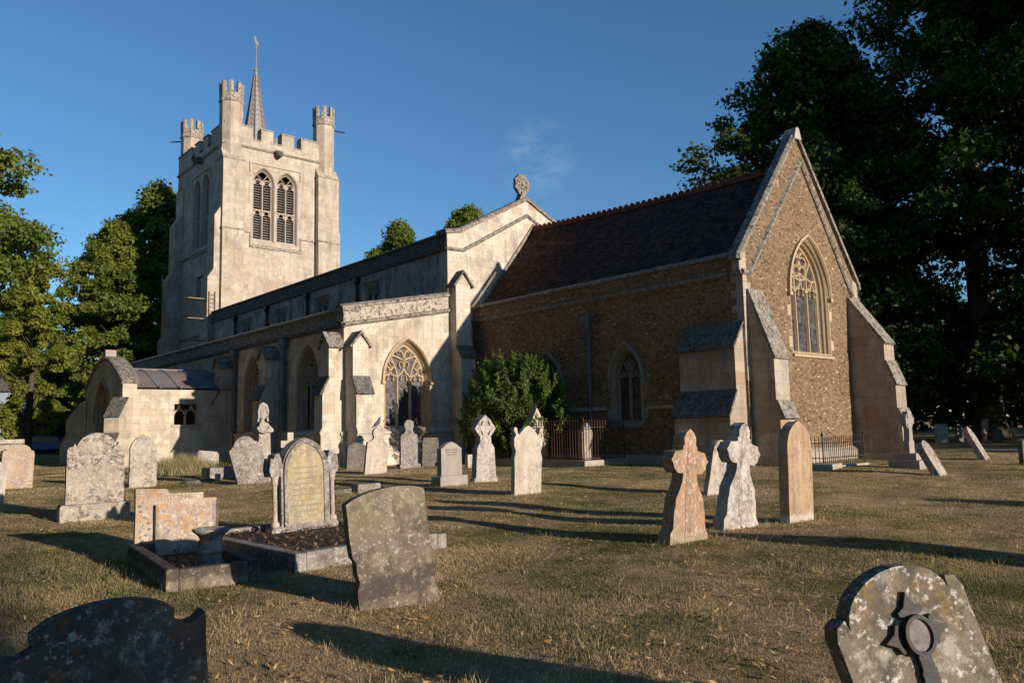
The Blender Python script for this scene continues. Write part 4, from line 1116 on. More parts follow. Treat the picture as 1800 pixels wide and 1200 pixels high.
def rough(poly, amt, seed):
    r = random.Random(seed); out = []
    n_ = len(poly)
    for i in range(n_):
        a, c = Vector(poly[i]), Vector(poly[(i + 1) % n_]); out.append(poly[i])
        k = int((c - a).length / .14)
        for j in range(1, k):
            q = a.lerp(c, j / k); out.append((q.x + r.uniform(-amt, amt), q.y + r.uniform(-amt, amt)))
    return out

GRV = 'gravestones in the churchyard'
def headstone(label, kind, mat, x, y, w_, h, t=.11, face=0, lean=0, back=0, holes=(), name='headstone', poly=None, amt=.004, base=None, root=False, z=0.0):
    po = poly or outline(kind, w_, h)
    q = B(); q.prism(LF, rough(po, amt, int(abs(x * 31 + y * 17))), -t / 2, t / 2, holes)
    if base or root:
        o = empty(name, label, 'gravestone', group=GRV); place(o, x, y, face, lean, back, z)
        s_ = q.build('slab', mat, o, bevel=.012)
        if base:
            bw, bh, bt = base
            for mm in s_.data.vertices: pass
            s_.location = (0, 0, bh)
            c = B(); c.prism(LF, [(-bw / 2, -.3), (bw / 2, -.3), (bw / 2, bh - .03), (bw / 2 - .03, bh), (-bw / 2 + .03, bh), (-bw / 2, bh - .03)], -bt / 2, bt / 2)
            c.build('plinth', mat, o, bevel=.012)
        return o
    o = q.build(name, mat, None, bevel=.012)
    place(o, x, y, face, lean, back, z)
    return tag(o, label, 'gravestone', GRV)

# near row
s = headstone('big brown leaning headstone with low curved top and broken left edge, mid foreground', 'segment', G['brown'], 7.50, -17.23, .70, .97, .10, face=-8, lean=-7.5, back=1, amt=.007,
              poly=[(-.35, -.3), (.35, -.3), (.35, .30), (.36, .36), (.345, .47), (.35, .80)] + [(.35 * x / 10, .84 + .125 * math.sqrt(1 - (x / 11.2) ** 2)) for x in range(10, -11, -1)] + [(-.35, .80), (-.35, .47), (-.325, .43), (-.33, .34), (-.315, .27), (-.345, .2)])
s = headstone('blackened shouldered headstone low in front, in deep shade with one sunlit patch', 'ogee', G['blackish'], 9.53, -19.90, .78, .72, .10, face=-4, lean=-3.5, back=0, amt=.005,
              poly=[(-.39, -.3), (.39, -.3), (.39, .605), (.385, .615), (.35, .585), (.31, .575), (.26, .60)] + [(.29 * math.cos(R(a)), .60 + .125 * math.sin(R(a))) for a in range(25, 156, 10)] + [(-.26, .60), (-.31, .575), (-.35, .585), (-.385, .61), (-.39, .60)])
o = headstone('mottled lichened headstone leaning far to the left, carrying an iron cross', 'shoulder', G['mixed'], 11.82, -17.40, .62, .80, .09, face=-28, lean=-17, back=6, amt=.006, root=True)
q = B(); F0 = Fr((0, -.046, 0), (1, 0, 0), (0, 0, 1), (0, -1, 0))
def rotp(p, a, c): ca, sa = math.cos(a), math.sin(a); return (c[0] + p[0] * ca - p[1] * sa, c[1] + p[0] * sa + p[1] * ca)
cc = (.015, .535)
arm = [(-.025, .04), (.025, .04), (.028, .085), (.058, .095), (.062, .115), (.028, .135), (0, .20), (-.028, .135), (-.062, .115), (-.058, .095), (-.028, .085)]
for a in (0, 90, 270): q.prism(F0, [rotp((p[0] * .95, p[1] * (.84 if a == 0 else .74)), R(a - 6), cc) for p in reversed(arm)][::-1], .0, .022)
sh = [(-.03, -.06), (.03, -.06), (.028, -.13), (.035, -.14), (.035, -.62), (-.035, -.62), (-.035, -.14), (-.028, -.13)]
q.prism(F0, [rotp(p, R(-4), cc) for p in reversed(sh)], .0, .024)
ic = q.build('iron_cross', M['iron'], o, bevel=.004)
q = B()
cir = [(cc[0] + (.058) * math.cos(2 * math.pi * k / 24), cc[1] + .070 * math.sin(2 * math.pi * k / 24)) for k in range(24)]
q.sweep(F0, cir, [(.010, .02), (-.010, .02), (-.009, .045), (.006, .045)], closed=True); q.build('medallion_rim', M['iron'], ic)
q = B(); q.prism(F0, [((p[0] - cc[0]) * .9 + cc[0], (p[1] - cc[1]) * .9 + cc[1]) for p in cir], .01, .034); q.build('medallion', plain('grey medallion', (.24, .21, .20), var=.5, vs=30), ic)

# pair of pointed crosses and the tall sandstone
for lab, mt_, x, y, h, le, fa, kk in (('reddish sandstone cross headstone with trefoil arms, nearest of the cross headstones', 'red', 7.42, -13.28, 1.30, 5, -3, .66),
                          ('white crusted grey cross headstone with trefoil arms beside the sandstone ones', 'white', 7.20, -11.88, 1.38, 8.5, -3, .72)):
    s = headstone(lab, 'cross', G[mt_], x, y, kk, h, .17, face=fa, lean=le, root=True, amt=.003)
    q = B(); F1 = Fr((0, -.085, 0), (1, 0, 0), (0, 0, 1), (0, -1, 0))
    q.prism(F1, [(-.085, .05), (.085, .05), (.075, h * .5), (.05, h * .8), (0, h * .97), (-.05, h * .8), (-.075, h * .5)], -.01, .006)
    q.build('raised_shaft', G[mt_], s, bevel=.012)
headstone('tall smooth orange sandstone headstone with pointed round top near the east buttress', 'gothic', G['sand'], 7.46, -10.80, .58, 1.36, .15, face=-3, lean=2.5, poly=None)
headstone('pale round headed headstone tipping far over to the right behind the crosses', 'gothic', G['pale'], 4.05, -7.85, .52, 1.12, .10, face=2, lean=22, back=2)

# middle lawn
s = headstone('cream headstone with two scrolled horns beside its pointed top', 'horned', G['cream'], 1.16, -10.13, .74, 1.38, .12, face=-4, lean=2.5, amt=.003)
o = headstone('cream celtic headstone with pierced diamond head, in front of the dark shrub', 'diamond', G['white'], -2.62, -8.19, .74, 1.70, .20, face=-2,
              holes=[[rotp(p, R(a), (sx * .115, 1.36 + sz * .12)) for p in ((.022, 0), (.016, .05), (0, .075), (-.016, .05), (-.022, 0), (-.016, -.05), (0, -.075), (.016, -.05))] for sx, sz, a in ((1, 1, 24), (-1, 1, -24), (-1, -1, 24), (1, -1, -24))])
o = headstone('speckled granite headstone with peaked top on a wide plinth, shaded on its left', 'peak', G['granite'], -2.15, -9.62, .64, .80, .16, face=4, base=(.86, .24, .36))
q = B(); r_ = random.Random(3)
for k in range(3):
    zz = .80 - .055 * k + .03; a = -.20 + .04 * k
    while a < .2 - .03 * k:
        l = r_.uniform(.012, .03); q.fbox(Fr((0, -.082, 0), (1, 0, 0), (0, 0, 1), (0, -1, 0)), a, a + l, zz, zz + .026, -.004, .002); a += l + .012
q.build('lettering', G['dark'], o)
s = headstone('pale headstone with round head on a neck, leaning right, a pigeon on top', 'neck', G['cream'], -8.63, -7.80, .76, 1.48, .11, face=-4, lean=6)
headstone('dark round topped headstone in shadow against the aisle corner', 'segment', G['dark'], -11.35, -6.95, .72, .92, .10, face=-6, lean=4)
headstone('grey headstone with round head on a base below the aisle window', 'neck', G['grey'], -9.86, -5.72, .66, 1.50, .12, face=-5, base=(.8, .16, .28))
headstone('plain dark slab headstone under the right side of the aisle window', 'clipped', G['dark'], -9.92, -4.80, .66, 1.02, .09, face=-4, lean=2)
o = headstone('thin dark memorial cross standing between wall and celtic headstone', 'slab', G['dark'], -11.0, -2.25, .2, 1.72, .12, face=-5, name='memorial_cross', amt=.002,
              poly=[(-.09, -.3), (.09, -.3), (.09, 1.1), (.34, 1.1), (.34, 1.27), (.09, 1.27), (.09, 1.60), (-.09, 1.60), (-.09, 1.27), (-.34, 1.27), (-.34, 1.1), (-.09, 1.1)])
headstone('short white stump of stone behind the celtic headstone', 'clipped', G['white'], -8.35, -4.25, .22, .45, .16, face=0, name='stone_stump', amt=.012)

# added outside the right edge of the view to cast shadow bands on the lawn
headstone('tall headstone added as a shadow caster outside the right edge of the view, nearest the camera', 'gothic', G['grey'], 15.0, -11.3, .8, 1.55, .14, face=0)
headstone('broad headstone added as a shadow caster outside the right edge of the view, level with the sandstone crosses', 'ogee', G['pale'], 14.2, -5.4, .9, 1.35, .14, face=0)
# left group
headstone('broad lichened headstone with round top and hollow shoulders on a low plinth', 'ogee', G['lichen'], -1.33, -17.50, .86, 1.15, .14, face=-4, amt=.005, base=(1.04, .27, .34))
headstone('smooth pointed headstone with brown stain near the porch corner', 'gothic', G['pale'], -8.96, -14.62, .66, 1.36, .12, face=-4)
headstone('small lichened headstone with shouldered top, second from the left edge', 'shoulder', G['orange'], -12.3, -16.95, .76, 1.22, .12, face=-10, lean=1.5, amt=.006)
headstone('narrow weathered headstone cut by the left edge of the view', 'shoulder', G['pale'], -6.80, -18.32, .62, .95, .14, face=-4, lean=3, amt=.006)
headstone('small white tablet leaning back in tall grass by the porch', 'clipped', G['white'], -18.3, -9.6, .84, .68, .10, face=2, back=14, lean=6)
headstone('grey speckled headstone leaning left in front of the draped urn pillar', 'ogee', G['grey'], -7.60, -12.17, .88, 1.30, .11, face=0, lean=-15, back=3)
headstone('small plain white stone cross behind the large twin column headstone', 'slab', G['cream'], -11.9, -9.15, .2, 1.38, .15, face=0, name='memorial_cross',
          poly=[(-.11, -.3), (.11, -.3), (.11, .86), (.34, .86), (.34, 1.09), (.11, 1.09), (.11, 1.36), (-.11, 1.36), (-.11, 1.09), (-.34, 1.09), (-.34, .86), (-.11, .86)])

# pillar with a draped urn
o = empty('urn_monument', 'tall tapered stone pillar crowned by a draped urn behind the leaning grey headstone', 'monument', group=GRV)
q = B(); q.loft([[(-a, -a, z), (a, -a, z), (a, a, z), (-a, a, z)] for a, z in ((.34, -.2), (.34, .18), (.26, .22), (.26, .40), (.20, .44), (.17, 1.38), (.24, 1.42), (.24, 1.50), (.16, 1.60), (.12, 1.68))]); q.add([(-.12, -.12, 1.68), (.12, -.12, 1.68), (.12, .12, 1.68), (-.12, .12, 1.68)], [(0, 1, 2, 3)])
q.build('pillar', G['pale'], o, bevel=.012)
q = B(); q.lathe([(.08, 1.66), (.11, 1.69), (.05, 1.74), (.06, 1.78), (.125, 1.88), (.14, 1.96), (.11, 2.04), (.12, 2.07), (.07, 2.12), (.09, 2.16), (.04, 2.24), (.01, 2.27)], seg=16); q.build('urn', G['white'], o, smooth=True)
q = B()
for sg in (-1, 1):
    for k in range(3): q.tube([(0, .0, 2.26), (sg * .09, -.05 + .05 * k, 2.2), (sg * .145, -.05 + .05 * k, 2.02), (sg * .13, -.04 + .05 * k, 1.86), (sg * .15, -.04 + .04 * k, 1.72)], [.03, .035, .03, .026, .03], 6)
q.tube([(-.24, -.22, 1.56), (-.20, -.26, 1.44), (-.06, -.27, 1.40), (.08, -.26, 1.48), (.14, -.22, 1.58)], .035, 6)
q.build('drapery', G['white'], o, smooth=True)
place(o, -9.0, -11.35, 0, 0, 0)

# large headstone with side columns inside a kerbed grave
o = empty('headstone', 'large yellow stained gothic headstone with side columns inside a kerbed grave', 'gravestone', group=GRV)
q = B(); a = .36; H_ = 1.26
q.prism(LF, [(-.50, -.15), (.50, -.15), (.50, .10), (.47, .15), (a, .15), (a, .78)] + [(.50, .78), (.52, .86), (.50, 1.02), (.46, 1.0), (.44, 1.06), (.38, 1.08), (.35, 1.0)] + archline(.335, .86, H_, 0, 9)[1:-1] + [(-.35, 1.0), (-.38, 1.08), (-.44, 1.06), (-.46, 1.0), (-.50, 1.02), (-.52, .86), (-.50, .78), (-a, .78), (-a, .15), (-.47, .15), (-.50, .10)], -.11, .07)
q.build('slab', G['grey'], o, bevel=.01)
F2 = Fr((0, -.07, 0), (1, 0, 0), (0, 0, 1), (0, -1, 0))
q = B(); q.sweep(F2, [(.33, .14)] + archline(.33, .84, H_ - .01, 0, 10) + [(-.33, .14)], [(.0, -.02), (.0, .035), (.06, .02), (.07, -.02)]); q.build('raised_border', G['grey'], o)
q = B(); q.prism(F2, [(-.325, .15), (.325, .15)] + archline(.325, .84, H_ - .02, 0, 9)[1:-1], -.02, .003); q.build('inscribed_panel', G['yellow'], o)
for sg in (-1, 1):
    q = B(); q.lathe([(.055, .15), (.055, .19), (.03, .22), (.028, .62), (.03, .66), (.04, .68), (.045, .74), (.055, .78)], (sg * .43, -.03, 0), 12); q.build('column', G['cream'], o)
q = B(); r_ = random.Random(5)
for k in range(9):
    zz = .86 - .07 * k; wd = r_.uniform(.12, .23); aa = -wd
    while aa < wd:
        l = r_.uniform(.01, .03); q.fbox(F2, aa, aa + l, zz, zz + .022, -.004, .0045); aa += l + .012
q.build('lettering', plain('faded letter', (.24, .205, .14)), o)
place(o, 3.42, -16.08, 6, -1, 1, .02)
def kerbset(name, label, x0, x1, y0, y1, h, t, mat, rot, px, py, fill=None):
    o = empty(name, label, 'grave kerb')
    for a in ((x0, x1, y0, y0 + t), (x0, x1, y1 - t, y1), (x1 - t, x1, y0 + t, y1 - t), (x0, x0 + t, y0 + t, y1 - t)):
        q = B(); dz = random.uniform(-.012, .012); q.box(*a, -.2, h + dz); q.build('kerbstone', mat, o, bevel=.014)
    if fill: q = B(); q.box(x0 + t, x1 - t, y0 + t, y1 - t, -.1, h * fill[1]); q.build('grave_bed', fill[0], o)
    o.location = (px, py, float(gh(px, py))); o.rotation_euler = (0, 0, R(rot)); return o
M['soil'] = plain('leafy soil', (.075, .055, .038), var=.7, vs=22)
kerbset('grave_kerb', 'wide low grey kerb round the grave of the headstone with columns', -1.35, 1.35, -1.0, .95, .17, .13, G['grey'], 3, 4.25, -16.33, (M['soil'], .62))
k2 = kerbset('grave_kerb', 'narrow mossy kerb round the grave with the urn and broken tablet', -1.05, 1.0, -.42, .42, .19, .11, G['brown'], -6, 4.72, -17.98, (M['soil'], .25))
bl = []
for x0, x1, y0, y1, n_ in ((3.05, 5.4, -17.2, -15.55, 520), (3.85, 5.5, -18.25, -17.7, 120)):
    bl.append(np.stack([rng.uniform(x0, x1, n_), rng.uniform(y0, y1, n_), np.full(n_, .125 if x0 < 3.5 else .07) + rng.uniform(0, .025, n_)], 1))
BED = np.concatenate(bl)
# broken orange tablet with a scroll, and its stone flower urn
o = empty('broken_headstone', 'broken orange lichened scroll tablet with carved flowers standing inside the narrow kerb', 'gravestone', group=GRV)
q = B(); q.prism(LF, rough([(-.45, -.1), (.43, -.1), (.43, .60), (.28, .605), (.28, .67), (-.10, .68), (-.12, .73), (-.45, .75)], .006, 4), -.07, .02); q.build('slab', G['orange'], o, bevel=.008)
q = B(); sc_ = [(-.24, .02 + .0), (-.24, .55), (-.23, .59), (.36, .565), (.40, .57), (.43, .60), (.45, .64), (.43, .66), (.40, .64)]
lo = []
prof = [(-.25, .07), (-.22, .085), (0, .075), (.25, .07), (.36, .055), (.40, .075), (.42, .11)]
for z in (.0, .28, .56):
    lo.append([(a, -.02 - d * (1.0 if z else 1.1), z + (.012 if a > .38 else 0)) for a, d in prof] + [(.42, -.02, z), (-.25, -.02, z)])
q.loft(lo); q.add(lo[-1], [tuple(range(len(lo[0])))]); q.build('scroll', G['orange'], o, bevel=.004)
q = B()
for k in range(26):
    t = k / 25; q.lathe([(.001, -.022), (.012 + .008 * (k % 3), 0), (.001, .022)], (-.35 + .05 * math.sin(k * 2.4), -.018, .06 + .54 * t), 6)
q.build('carved_flowers', G['orange'], o)
tx = bpy.data.curves.new('lettering', 'FONT'); tx.body = 'RISING'; tx.size = .085; tx.extrude = .004; tx.space_character = 1.25
tmp = bpy.data.objects.new('lettering', tx); COL.objects.link(tmp); bpy.context.view_layer.update()
me = bpy.data.meshes.new_from_object(tmp); bpy.data.objects.remove(tmp)
lt = bpy.data.objects.new('lettering', me); COL.objects.link(lt); me.materials.clear(); me.materials.append(plain('weathered letter', (.33, .255, .185)))
lt.parent = o; lt.rotation_euler = (R(90), 0, 0); lt.location = (-.15, -.023, .605)
place(o, 3.72, -17.78, -6, 0, 4, .03)
q = B(); q.lathe([(.135, -.02), (.135, .05), (.115, .075), (.10, .10), (.10, .14), (.125, .155), (.125, .175), (.095, .19), (.09, .23), (.10, .27), (.125, .305), (.165, .335), (.17, .35), (.155, .355), (.12, .33), (.001, .31)], seg=28, cap=False)
o = q.build('stone_urn', G['grey'], None, smooth=True); o.location = (5.02, -17.87, .03); o.scale = (1.1, 1.1, 1.15)
tag(o, 'squat flared stone flower urn standing inside the narrow mossy kerb', 'urn')

# by the railings
headstone('cream pillar headstone with pyramid top standing behind the railings by the shrub', 'gable', G['cream'], -7.22, -2.2, .74, 2.02, .34, face=0)
headstone('small cream gabled headstone seen through the rusty railings', 'peak', G['cream'], -5.06, -1.86, .50, 1.42, .16, face=0)
def railing(label, x0, x1, y0, y1, h, mat, kerb, spike=True, low=False, sp=.125, sides='ESW'):
    o = empty('iron_railing', label, 'railing'); z0 = .02
    if kerb:
        for a in ((x1 - .12, x1 + .14, y0 - .12, y1), (x0, x1 - .12, y0 - .12, y0 + .12)):
            q = B(); q.box(*a, -.1, kerb); q.build('kerbstone', M['dress'], o, bevel=.02)
        z0 = kerb
    for s_ in sides:
        q = B()
        if s_ in 'EW': pts = lambda t, xx=(x1 if s_ == 'E' else x0): (xx, y0 + (y1 - y0) * t); L = y1 - y0
        else: pts = lambda t: (x0 + (x1 - x0) * t, y0); L = x1 - x0
        nb = max(2, int(L / sp))
        for k in range(nb + 1):
            a, c = pts(k / nb); q.tube([(a, c, z0 - .02), (a, c, z0 + h)], .011, 5, cap=False)
            if spike:
                q.lathe([(.011, -.10), (.034, -.045), (.012, -.02), (.012, .0), (.026, .02), (.004, .11)], (a, c, z0 + h), 6)
            else: q.lathe([(.011, -.02), (.001, .06)], (a, c, z0 + h), 5)
        for zz in ((z0 + .06, z0 + h - .15) if spike else (z0 + .22, z0 + h - .16)):
            q.tube([(*pts(0), zz), (*pts(1), zz)], .018, 4)
        q.build('rail_panel', mat, o)
    for a, c in ((x1, y0), (x1, y1), (x0, y0)):
        q = B(); q.tube([(a, c, z0 - .02), (a, c, z0 + h + .06)], .022, 6); q.lathe([(.022, 0), (.045, .05), (.02, .09), (.003, .16)], (a, c, z0 + h + .04), 8); q.build('corner_post', mat, o)
    return o
railing('rusty spiked railings on a stone kerb round a grave beside the chancel wall', -9.0, -4.62, -2.42, -.45, 1.22, M['rust'], .24)
railing('low plain iron railings against the east wall of the chancel', .55, 2.05, .35, 2.85, .80, M['iron'], .08, spike=False, sp=.11, sides='ES')

# east lawn
o = empty('celtic_cross', 'grey ringed celtic cross on a two step base by the north east buttress', 'gravestone', group=GRV)
q = B(); q.box(-.42, .42, -.42, .42, -.2, .24); q.box(-.30, .30, -.30, .30, .24, .42); q.build('stepped_base', G['granite'], o, bevel=.015)
q = B(); q.prism(LF, [(-.17, .42), (.17, .42), (.17, .72), (.12, .78), (.095, 1.12), (.15, 1.18), (.10, 1.24), (.26, 1.22), (.26, 1.40), (.10, 1.38), (.12, 1.58), (-.12, 1.58), (-.10, 1.38), (-.26, 1.40), (-.26, 1.22), (-.10, 1.24), (-.15, 1.18), (-.095, 1.12), (-.12, .78), (-.17, .72)], -.08, .08)
q.sweep(LF, [(.205 * math.cos(2 * math.pi * k / 24), 1.31 + .205 * math.sin(2 * math.pi * k / 24)) for k in range(24)], [(.03, -.06), (-.03, -.06), (-.03, .06), (.03, .06)], closed=True)
q.build('cross', G['granite'], o, bevel=.008)
place(o, 3.75, 1.95, 0, 0, 0)
headstone('thick white and black lichened headstone leaning far back beside the celtic cross', 'round', G['lichen'], 5.25, -.02, .62, .92, .17, face=4, back=26, amt=.008)
headstone('pale lichened pointed headstone leaning far back near the gravel path', 'gothic', G['lichen'], 3.85, 7.35, .62, 1.15, .18, face=6, back=26, amt=.008)
headstone('dark red headstone cut by the right edge of the view', 'segment', G['dark'], 5.78, 4.62, .62, .72, .12, face=0)
for lab, x, y, kind, mt_, w_, h, nm in (('white headstone under the trees left of the great trunk', -3.75, 24.35, 'clipped', 'white', .85, 1.0, 'headstone'),
        ('pale headstone beyond the path just right of the leaning stone', -2.95, 28.6, 'shoulder', 'cream', .62, 1.25, 'headstone'),
        ('grey headstone under the trees, half hidden behind the leaning stone', -3.6, 26.5, 'round', 'grey', .5, .95, 'headstone'),
        ('mossy round headstone beside the wooden cross under the trees', .15, 26.8, 'neck', 'yellow', .6, 1.1, 'headstone'),
        ('low dark headstone under the trees between the path and trunk', -1.6, 26.0, 'segment', 'dark', .7, .7, 'headstone'),
        ('dark slab headstone under the trees behind the celtic cross', -5.6, 23.0, 'slab', 'dark', .7, .9, 'headstone')):
    headstone(lab, kind, G[mt_], x, y, w_, h, .14, face=-20, name=nm)
q = B()
q.box(-.045, .045, -.03, .03, -.2, 1.15); c_ = empty('wooden_cross', 'small wooden grave cross with pale plate under the trees', 'grave marker', group=GRV)
q.build('post', M['wood'], c_); q = B(); q.box(-.26, .26, -.05, -.031, .55, .76); q.build('cross_plate', plain('pale plate', (.45, .36, .16)), c_); place(c_, -1.0, 26.5, -35)

# rubble and low stones
def chunk(label, x, y, sx, sy, sz, mat, rot=0, cat='stone', nm='fallen_stone', tilt=0, z=0):
    q = B(); q.box(-sx / 2, sx / 2, -sy / 2, sy / 2, -.1, sz); o = q.build(nm, mat, None, bevel=.02)
    o.matrix_world = Matrix.Translation((x, y, z)) @ Matrix.Rotation(R(rot), 4, 'Z') @ Matrix.Rotation(R(tilt), 4, 'Y'); return tag(o, label, cat)
chunk('low broken kerb block lying behind the big brown headstone', -2.75, -11.55, .3, .62, .17, G['grey'], 4)
chunk('dark fallen kerb bar lying flat left of the broken kerb block', -2.9, -12.15, .26, .70, .08, G['dark'], 8)
chunk('grey broken chest block lying before the small white tablet', -10.9, -11.9, .5, .85, .36, G['grey'], 10)
chunk('dark fallen bar of stone lying beside the grey chest block', -9.4, -13.0, .2, 1.0, .10, G['dark'], 20, tilt=4)
chunk('short upright white stub by the grey leaning headstone', -8.75, -12.72, .1, .14, .27, G['cream'], 0)
chunk('flat pale stone lying on the grass behind the grey leaning headstone', -10.2, -10.2, .5, 1.0, .12, G['pale'], 4)
chunk('loose kerb slab lying in front of the low iron railings', 2.25, .15, .5, 1.1, .17, M['dress'], 10)
o = empty('table_tomb', 'pale table tomb on arched sides at the far left edge', 'tomb', group=None)
q = B(); q.box(-.5, .5, -1.1, 1.1, .82, .98); q.build('table_slab', G['pale'], o, bevel=.02)
for yy in (-.75, .75):
    q = B(); q.prism(Fr((-.4, yy, 0), (1, 0, 0), (0, 0, 1), (0, -1, 0)), [(0, -.2), (.8, -.2), (.8, .82), (0, .82)], -.12, .12); q.build('end_panel', G['pale'], o)
q = B(); q.prism(Fr((.34, 0, 0), (0, 1, 0)), [(-1.0, -.2), (1.0, -.2), (1.0, .82), (-1.0, .82)], -.1, 0, [arch(.35, .02, .35, .62, -.48), arch(.35, .02, .35, .62, .48)]); q.build('arched_side', G['pale'], o)
o.location = (-25.1, -15.9, .18); o.rotation_euler = (0, 0, R(-8)); o.scale = (1, 1, 1.15)
headstone('pale stone memorial cross at the far left beneath the light green tree', 'slab', G['grey'], -33.5, -10.7, .2, 1.75, .14, face=-6, name='memorial_cross',
          poly=[(-.10, -.3), (.10, -.3), (.10, 1.18), (.42, 1.18), (.42, 1.38), (.10, 1.38), (.10, 1.75), (-.10, 1.75), (-.10, 1.38), (-.42, 1.38), (-.42, 1.18), (-.10, 1.18)])

# pigeon
q = bpy.data.meshes.new('pigeon')
jt = [((-.19, 0, -.02), (.028, .012)), ((-.10, 0, .0), (.045, .03)), ((-.03, 0, .025), (.062, .055)), ((.04, 0, .06), (.058, .058)), ((.075, 0, .115), (.03, .032)), ((.09, 0, .150), (.028, .028)), ((.125, 0, .150), (.009, .009)), ((.145, 0, .146), (.004, .004))]
q.from_pydata([j[0] for j in jt], [(i, i + 1) for i in range(len(jt) - 1)], [])
pg = bpy.data.objects.new('pigeon', q); COL.objects.link(pg)
sk = pg.modifiers.new('skin', 'SKIN')
for v_, j in zip(q.skin_vertices[0].data, jt): v_.radius = j[1]
q.skin_vertices[0].data[2].use_root = True
pg.modifiers.new('sub', 'SUBSURF').render_levels = 2
q.materials.append(plain('grey pigeon feathers', (.16, .15, .17), var=.5, vs=25))
tag(pg, 'grey pigeon perched on the pale round headed headstone', 'bird')
for sg in (-1, 1):
    l = B(); l.tube([(.0, sg * .02, .0), (.012, sg * .02, -.07)], .006, 5); l.tube([(.035, sg * .02, -.07), (-.01, sg * .02, -.07)], .005, 4); l.build('leg', plain('pink leg', (.30, .12, .10)), pg)
pg.location = (-8.64, -7.66, 1.555); pg.rotation_euler = (0, R(-22), R(48)); pg.scale = (1.25, 1.25, 1.25)
# ------------------------------------------------------------------ foliage
def leaf_mesh(name, C_, L, Wd, up=.0, droop=0.0, seed=0, mat=None, dirs=None):
    """rhombus leaves at the points C_ (n,3); L, Wd half length and half width"""
    r = np.random.default_rng(seed); n_ = len(C_)
    nrm = r.normal(size=(n_, 3)); nrm[:, 2] = np.abs(nrm[:, 2]) + up
    if dirs is not None: nrm += dirs * .8
    nrm /= np.linalg.norm(nrm, axis=1)[:, None]
    t = r.normal(size=(n_, 3)); t[:, 2] -= droop
    t -= nrm * (t * nrm).sum(1)[:, None]; t /= np.linalg.norm(t, axis=1)[:, None]
    bb = np.cross(nrm, t)
    s = r.uniform(.65, 1.3, (n_, 1))
    V = np.stack([C_ - t * L * s, C_ + bb * Wd * s - nrm * L * .12 * s, C_ + t * L * s, C_ - bb * Wd * s - nrm * L * .12 * s], 1).reshape(-1, 3)
    me = bpy.data.meshes.new(name)
    me.vertices.add(n_ * 4); me.vertices.foreach_set('co', V.astype(np.float32).ravel())
    me.loops.add(n_ * 4); me.loops.foreach_set('vertex_index', np.arange(n_ * 4, dtype=np.int32))
    me.polygons.add(n_); me.polygons.foreach_set('loop_start', np.arange(0, n_ * 4, 4, dtype=np.int32))
    me.update(calc_edges=True); me.materials.append(mat)
    return me

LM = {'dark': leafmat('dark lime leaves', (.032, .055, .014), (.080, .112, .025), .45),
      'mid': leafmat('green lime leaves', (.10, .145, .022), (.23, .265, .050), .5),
      'light': leafmat('yellow green leaves', (.13, .18, .024), (.30, .31, .060), .5),
      'shrub': leafmat('glossy shrub leaves', (.07, .115, .024), (.18, .22, .06), .4, 1.2),
      'straw': leafmat('dry grass stems', (.46, .37, .23), (.30, .28, .12), .4, 2)}

def tree(name, label, x, y, h, base, rx, prof, nclump, nleaf, leaf, mat, seed, rot=0, trunk=.45, group='lime trees round the churchyard', flat=.78, clr=1.0, limbs=44):
    """prof(t) -> relative crown radius at height fraction t; clumps of leaves hang on limbs"""
    r = np.random.default_rng(seed); o = empty(name, label, 'tree', (x, y, 0), group)
    ch = h - base; cl_ = []
    lob = r.uniform(0, 6.28, 6); la = r.uniform(.06, .16, 6)
    while len(cl_) < nclump:
        t = r.uniform(0, 1); a = r.uniform(0, 2 * math.pi); R_ = rx * prof(t)
        R_ *= 1 + sum(la[k] * math.sin((k + 1) * a + lob[k] + t * 5) for k in range(6)) * .8
        k = math.sqrt(r.uniform(.10, 1)) if r.uniform() < .8 else r.uniform(.1, .6)
        cl_.append((R_ * k * math.cos(a), R_ * k * math.sin(a), base + ch * t, k))
    cl_ = np.array(cl_)
    pts = []; dirs = []
    for cx, cy, cz, k in cl_:
        cr = rx * r.uniform(.09, .21) * clr; n_ = int(nleaf * r.uniform(.5, 1.4))
        d = r.normal(size=(n_, 3)); d /= np.linalg.norm(d, axis=1)[:, None]
        rad = cr * np.power(r.uniform(.12, 1, (n_, 1)), .45)
        p = d * rad * np.array([1.15, 1.15, flat]); p[:, 2] -= (p[:, 0] ** 2 + p[:, 1] ** 2) / cr * .22
        ax = np.array([cx, cy, 0]); ax = ax / (np.linalg.norm(ax) + 1e-6)
        p += ax * (r.uniform(-.2, 1.1, (n_, 1)) ** 2) * cr * .6
        pts.append(p + np.array([cx, cy, cz])); dirs.append(d)
    P_ = np.concatenate(pts); D_ = np.concatenate(dirs)
    me = leaf_mesh('crown', P_, leaf, leaf * .62, seed=seed, mat=LM[mat], dirs=D_, droop=.4)
    c = bpy.data.objects.new('crown', me); COL.objects.link(c); c.parent = o
    q = B(); top = base + ch * .82
    tp = [(0, 0, -.3), (.05, .02, base * .5), (.1 * r.normal(), .1 * r.normal(), base + ch * .25), (.25 * r.normal(), .25 * r.normal(), base + ch * .55), (.3 * r.normal(), .3 * r.normal(), top)]
    q.tube(tp, [trunk * 1.5, trunk, trunk * .78, trunk * .45, trunk * .1], 9)
    order = r.permutation(nclump)[:limbs]
    for i in order:
        e = Vector(cl_[i, :3]); z0 = max(base * .75, e.z - r.uniform(.15, .4) * math.hypot(e.x, e.y) - ch * .06)
        z0 = min(z0, top * .95)
        s_ = Vector((0, 0, z0)); mid = s_.lerp(e, .5) + Vector((0, 0, r.uniform(-.02, .06) * ch))
        k = trunk * (1 - .75 * z0 / top)
        q.tube([s_, mid, e], [k * .38, k * .22, .02], 5, cap=False)
    q.build('trunk', M['bark'], o, smooth=True)
    o.rotation_euler = (0, 0, rot)
    return o
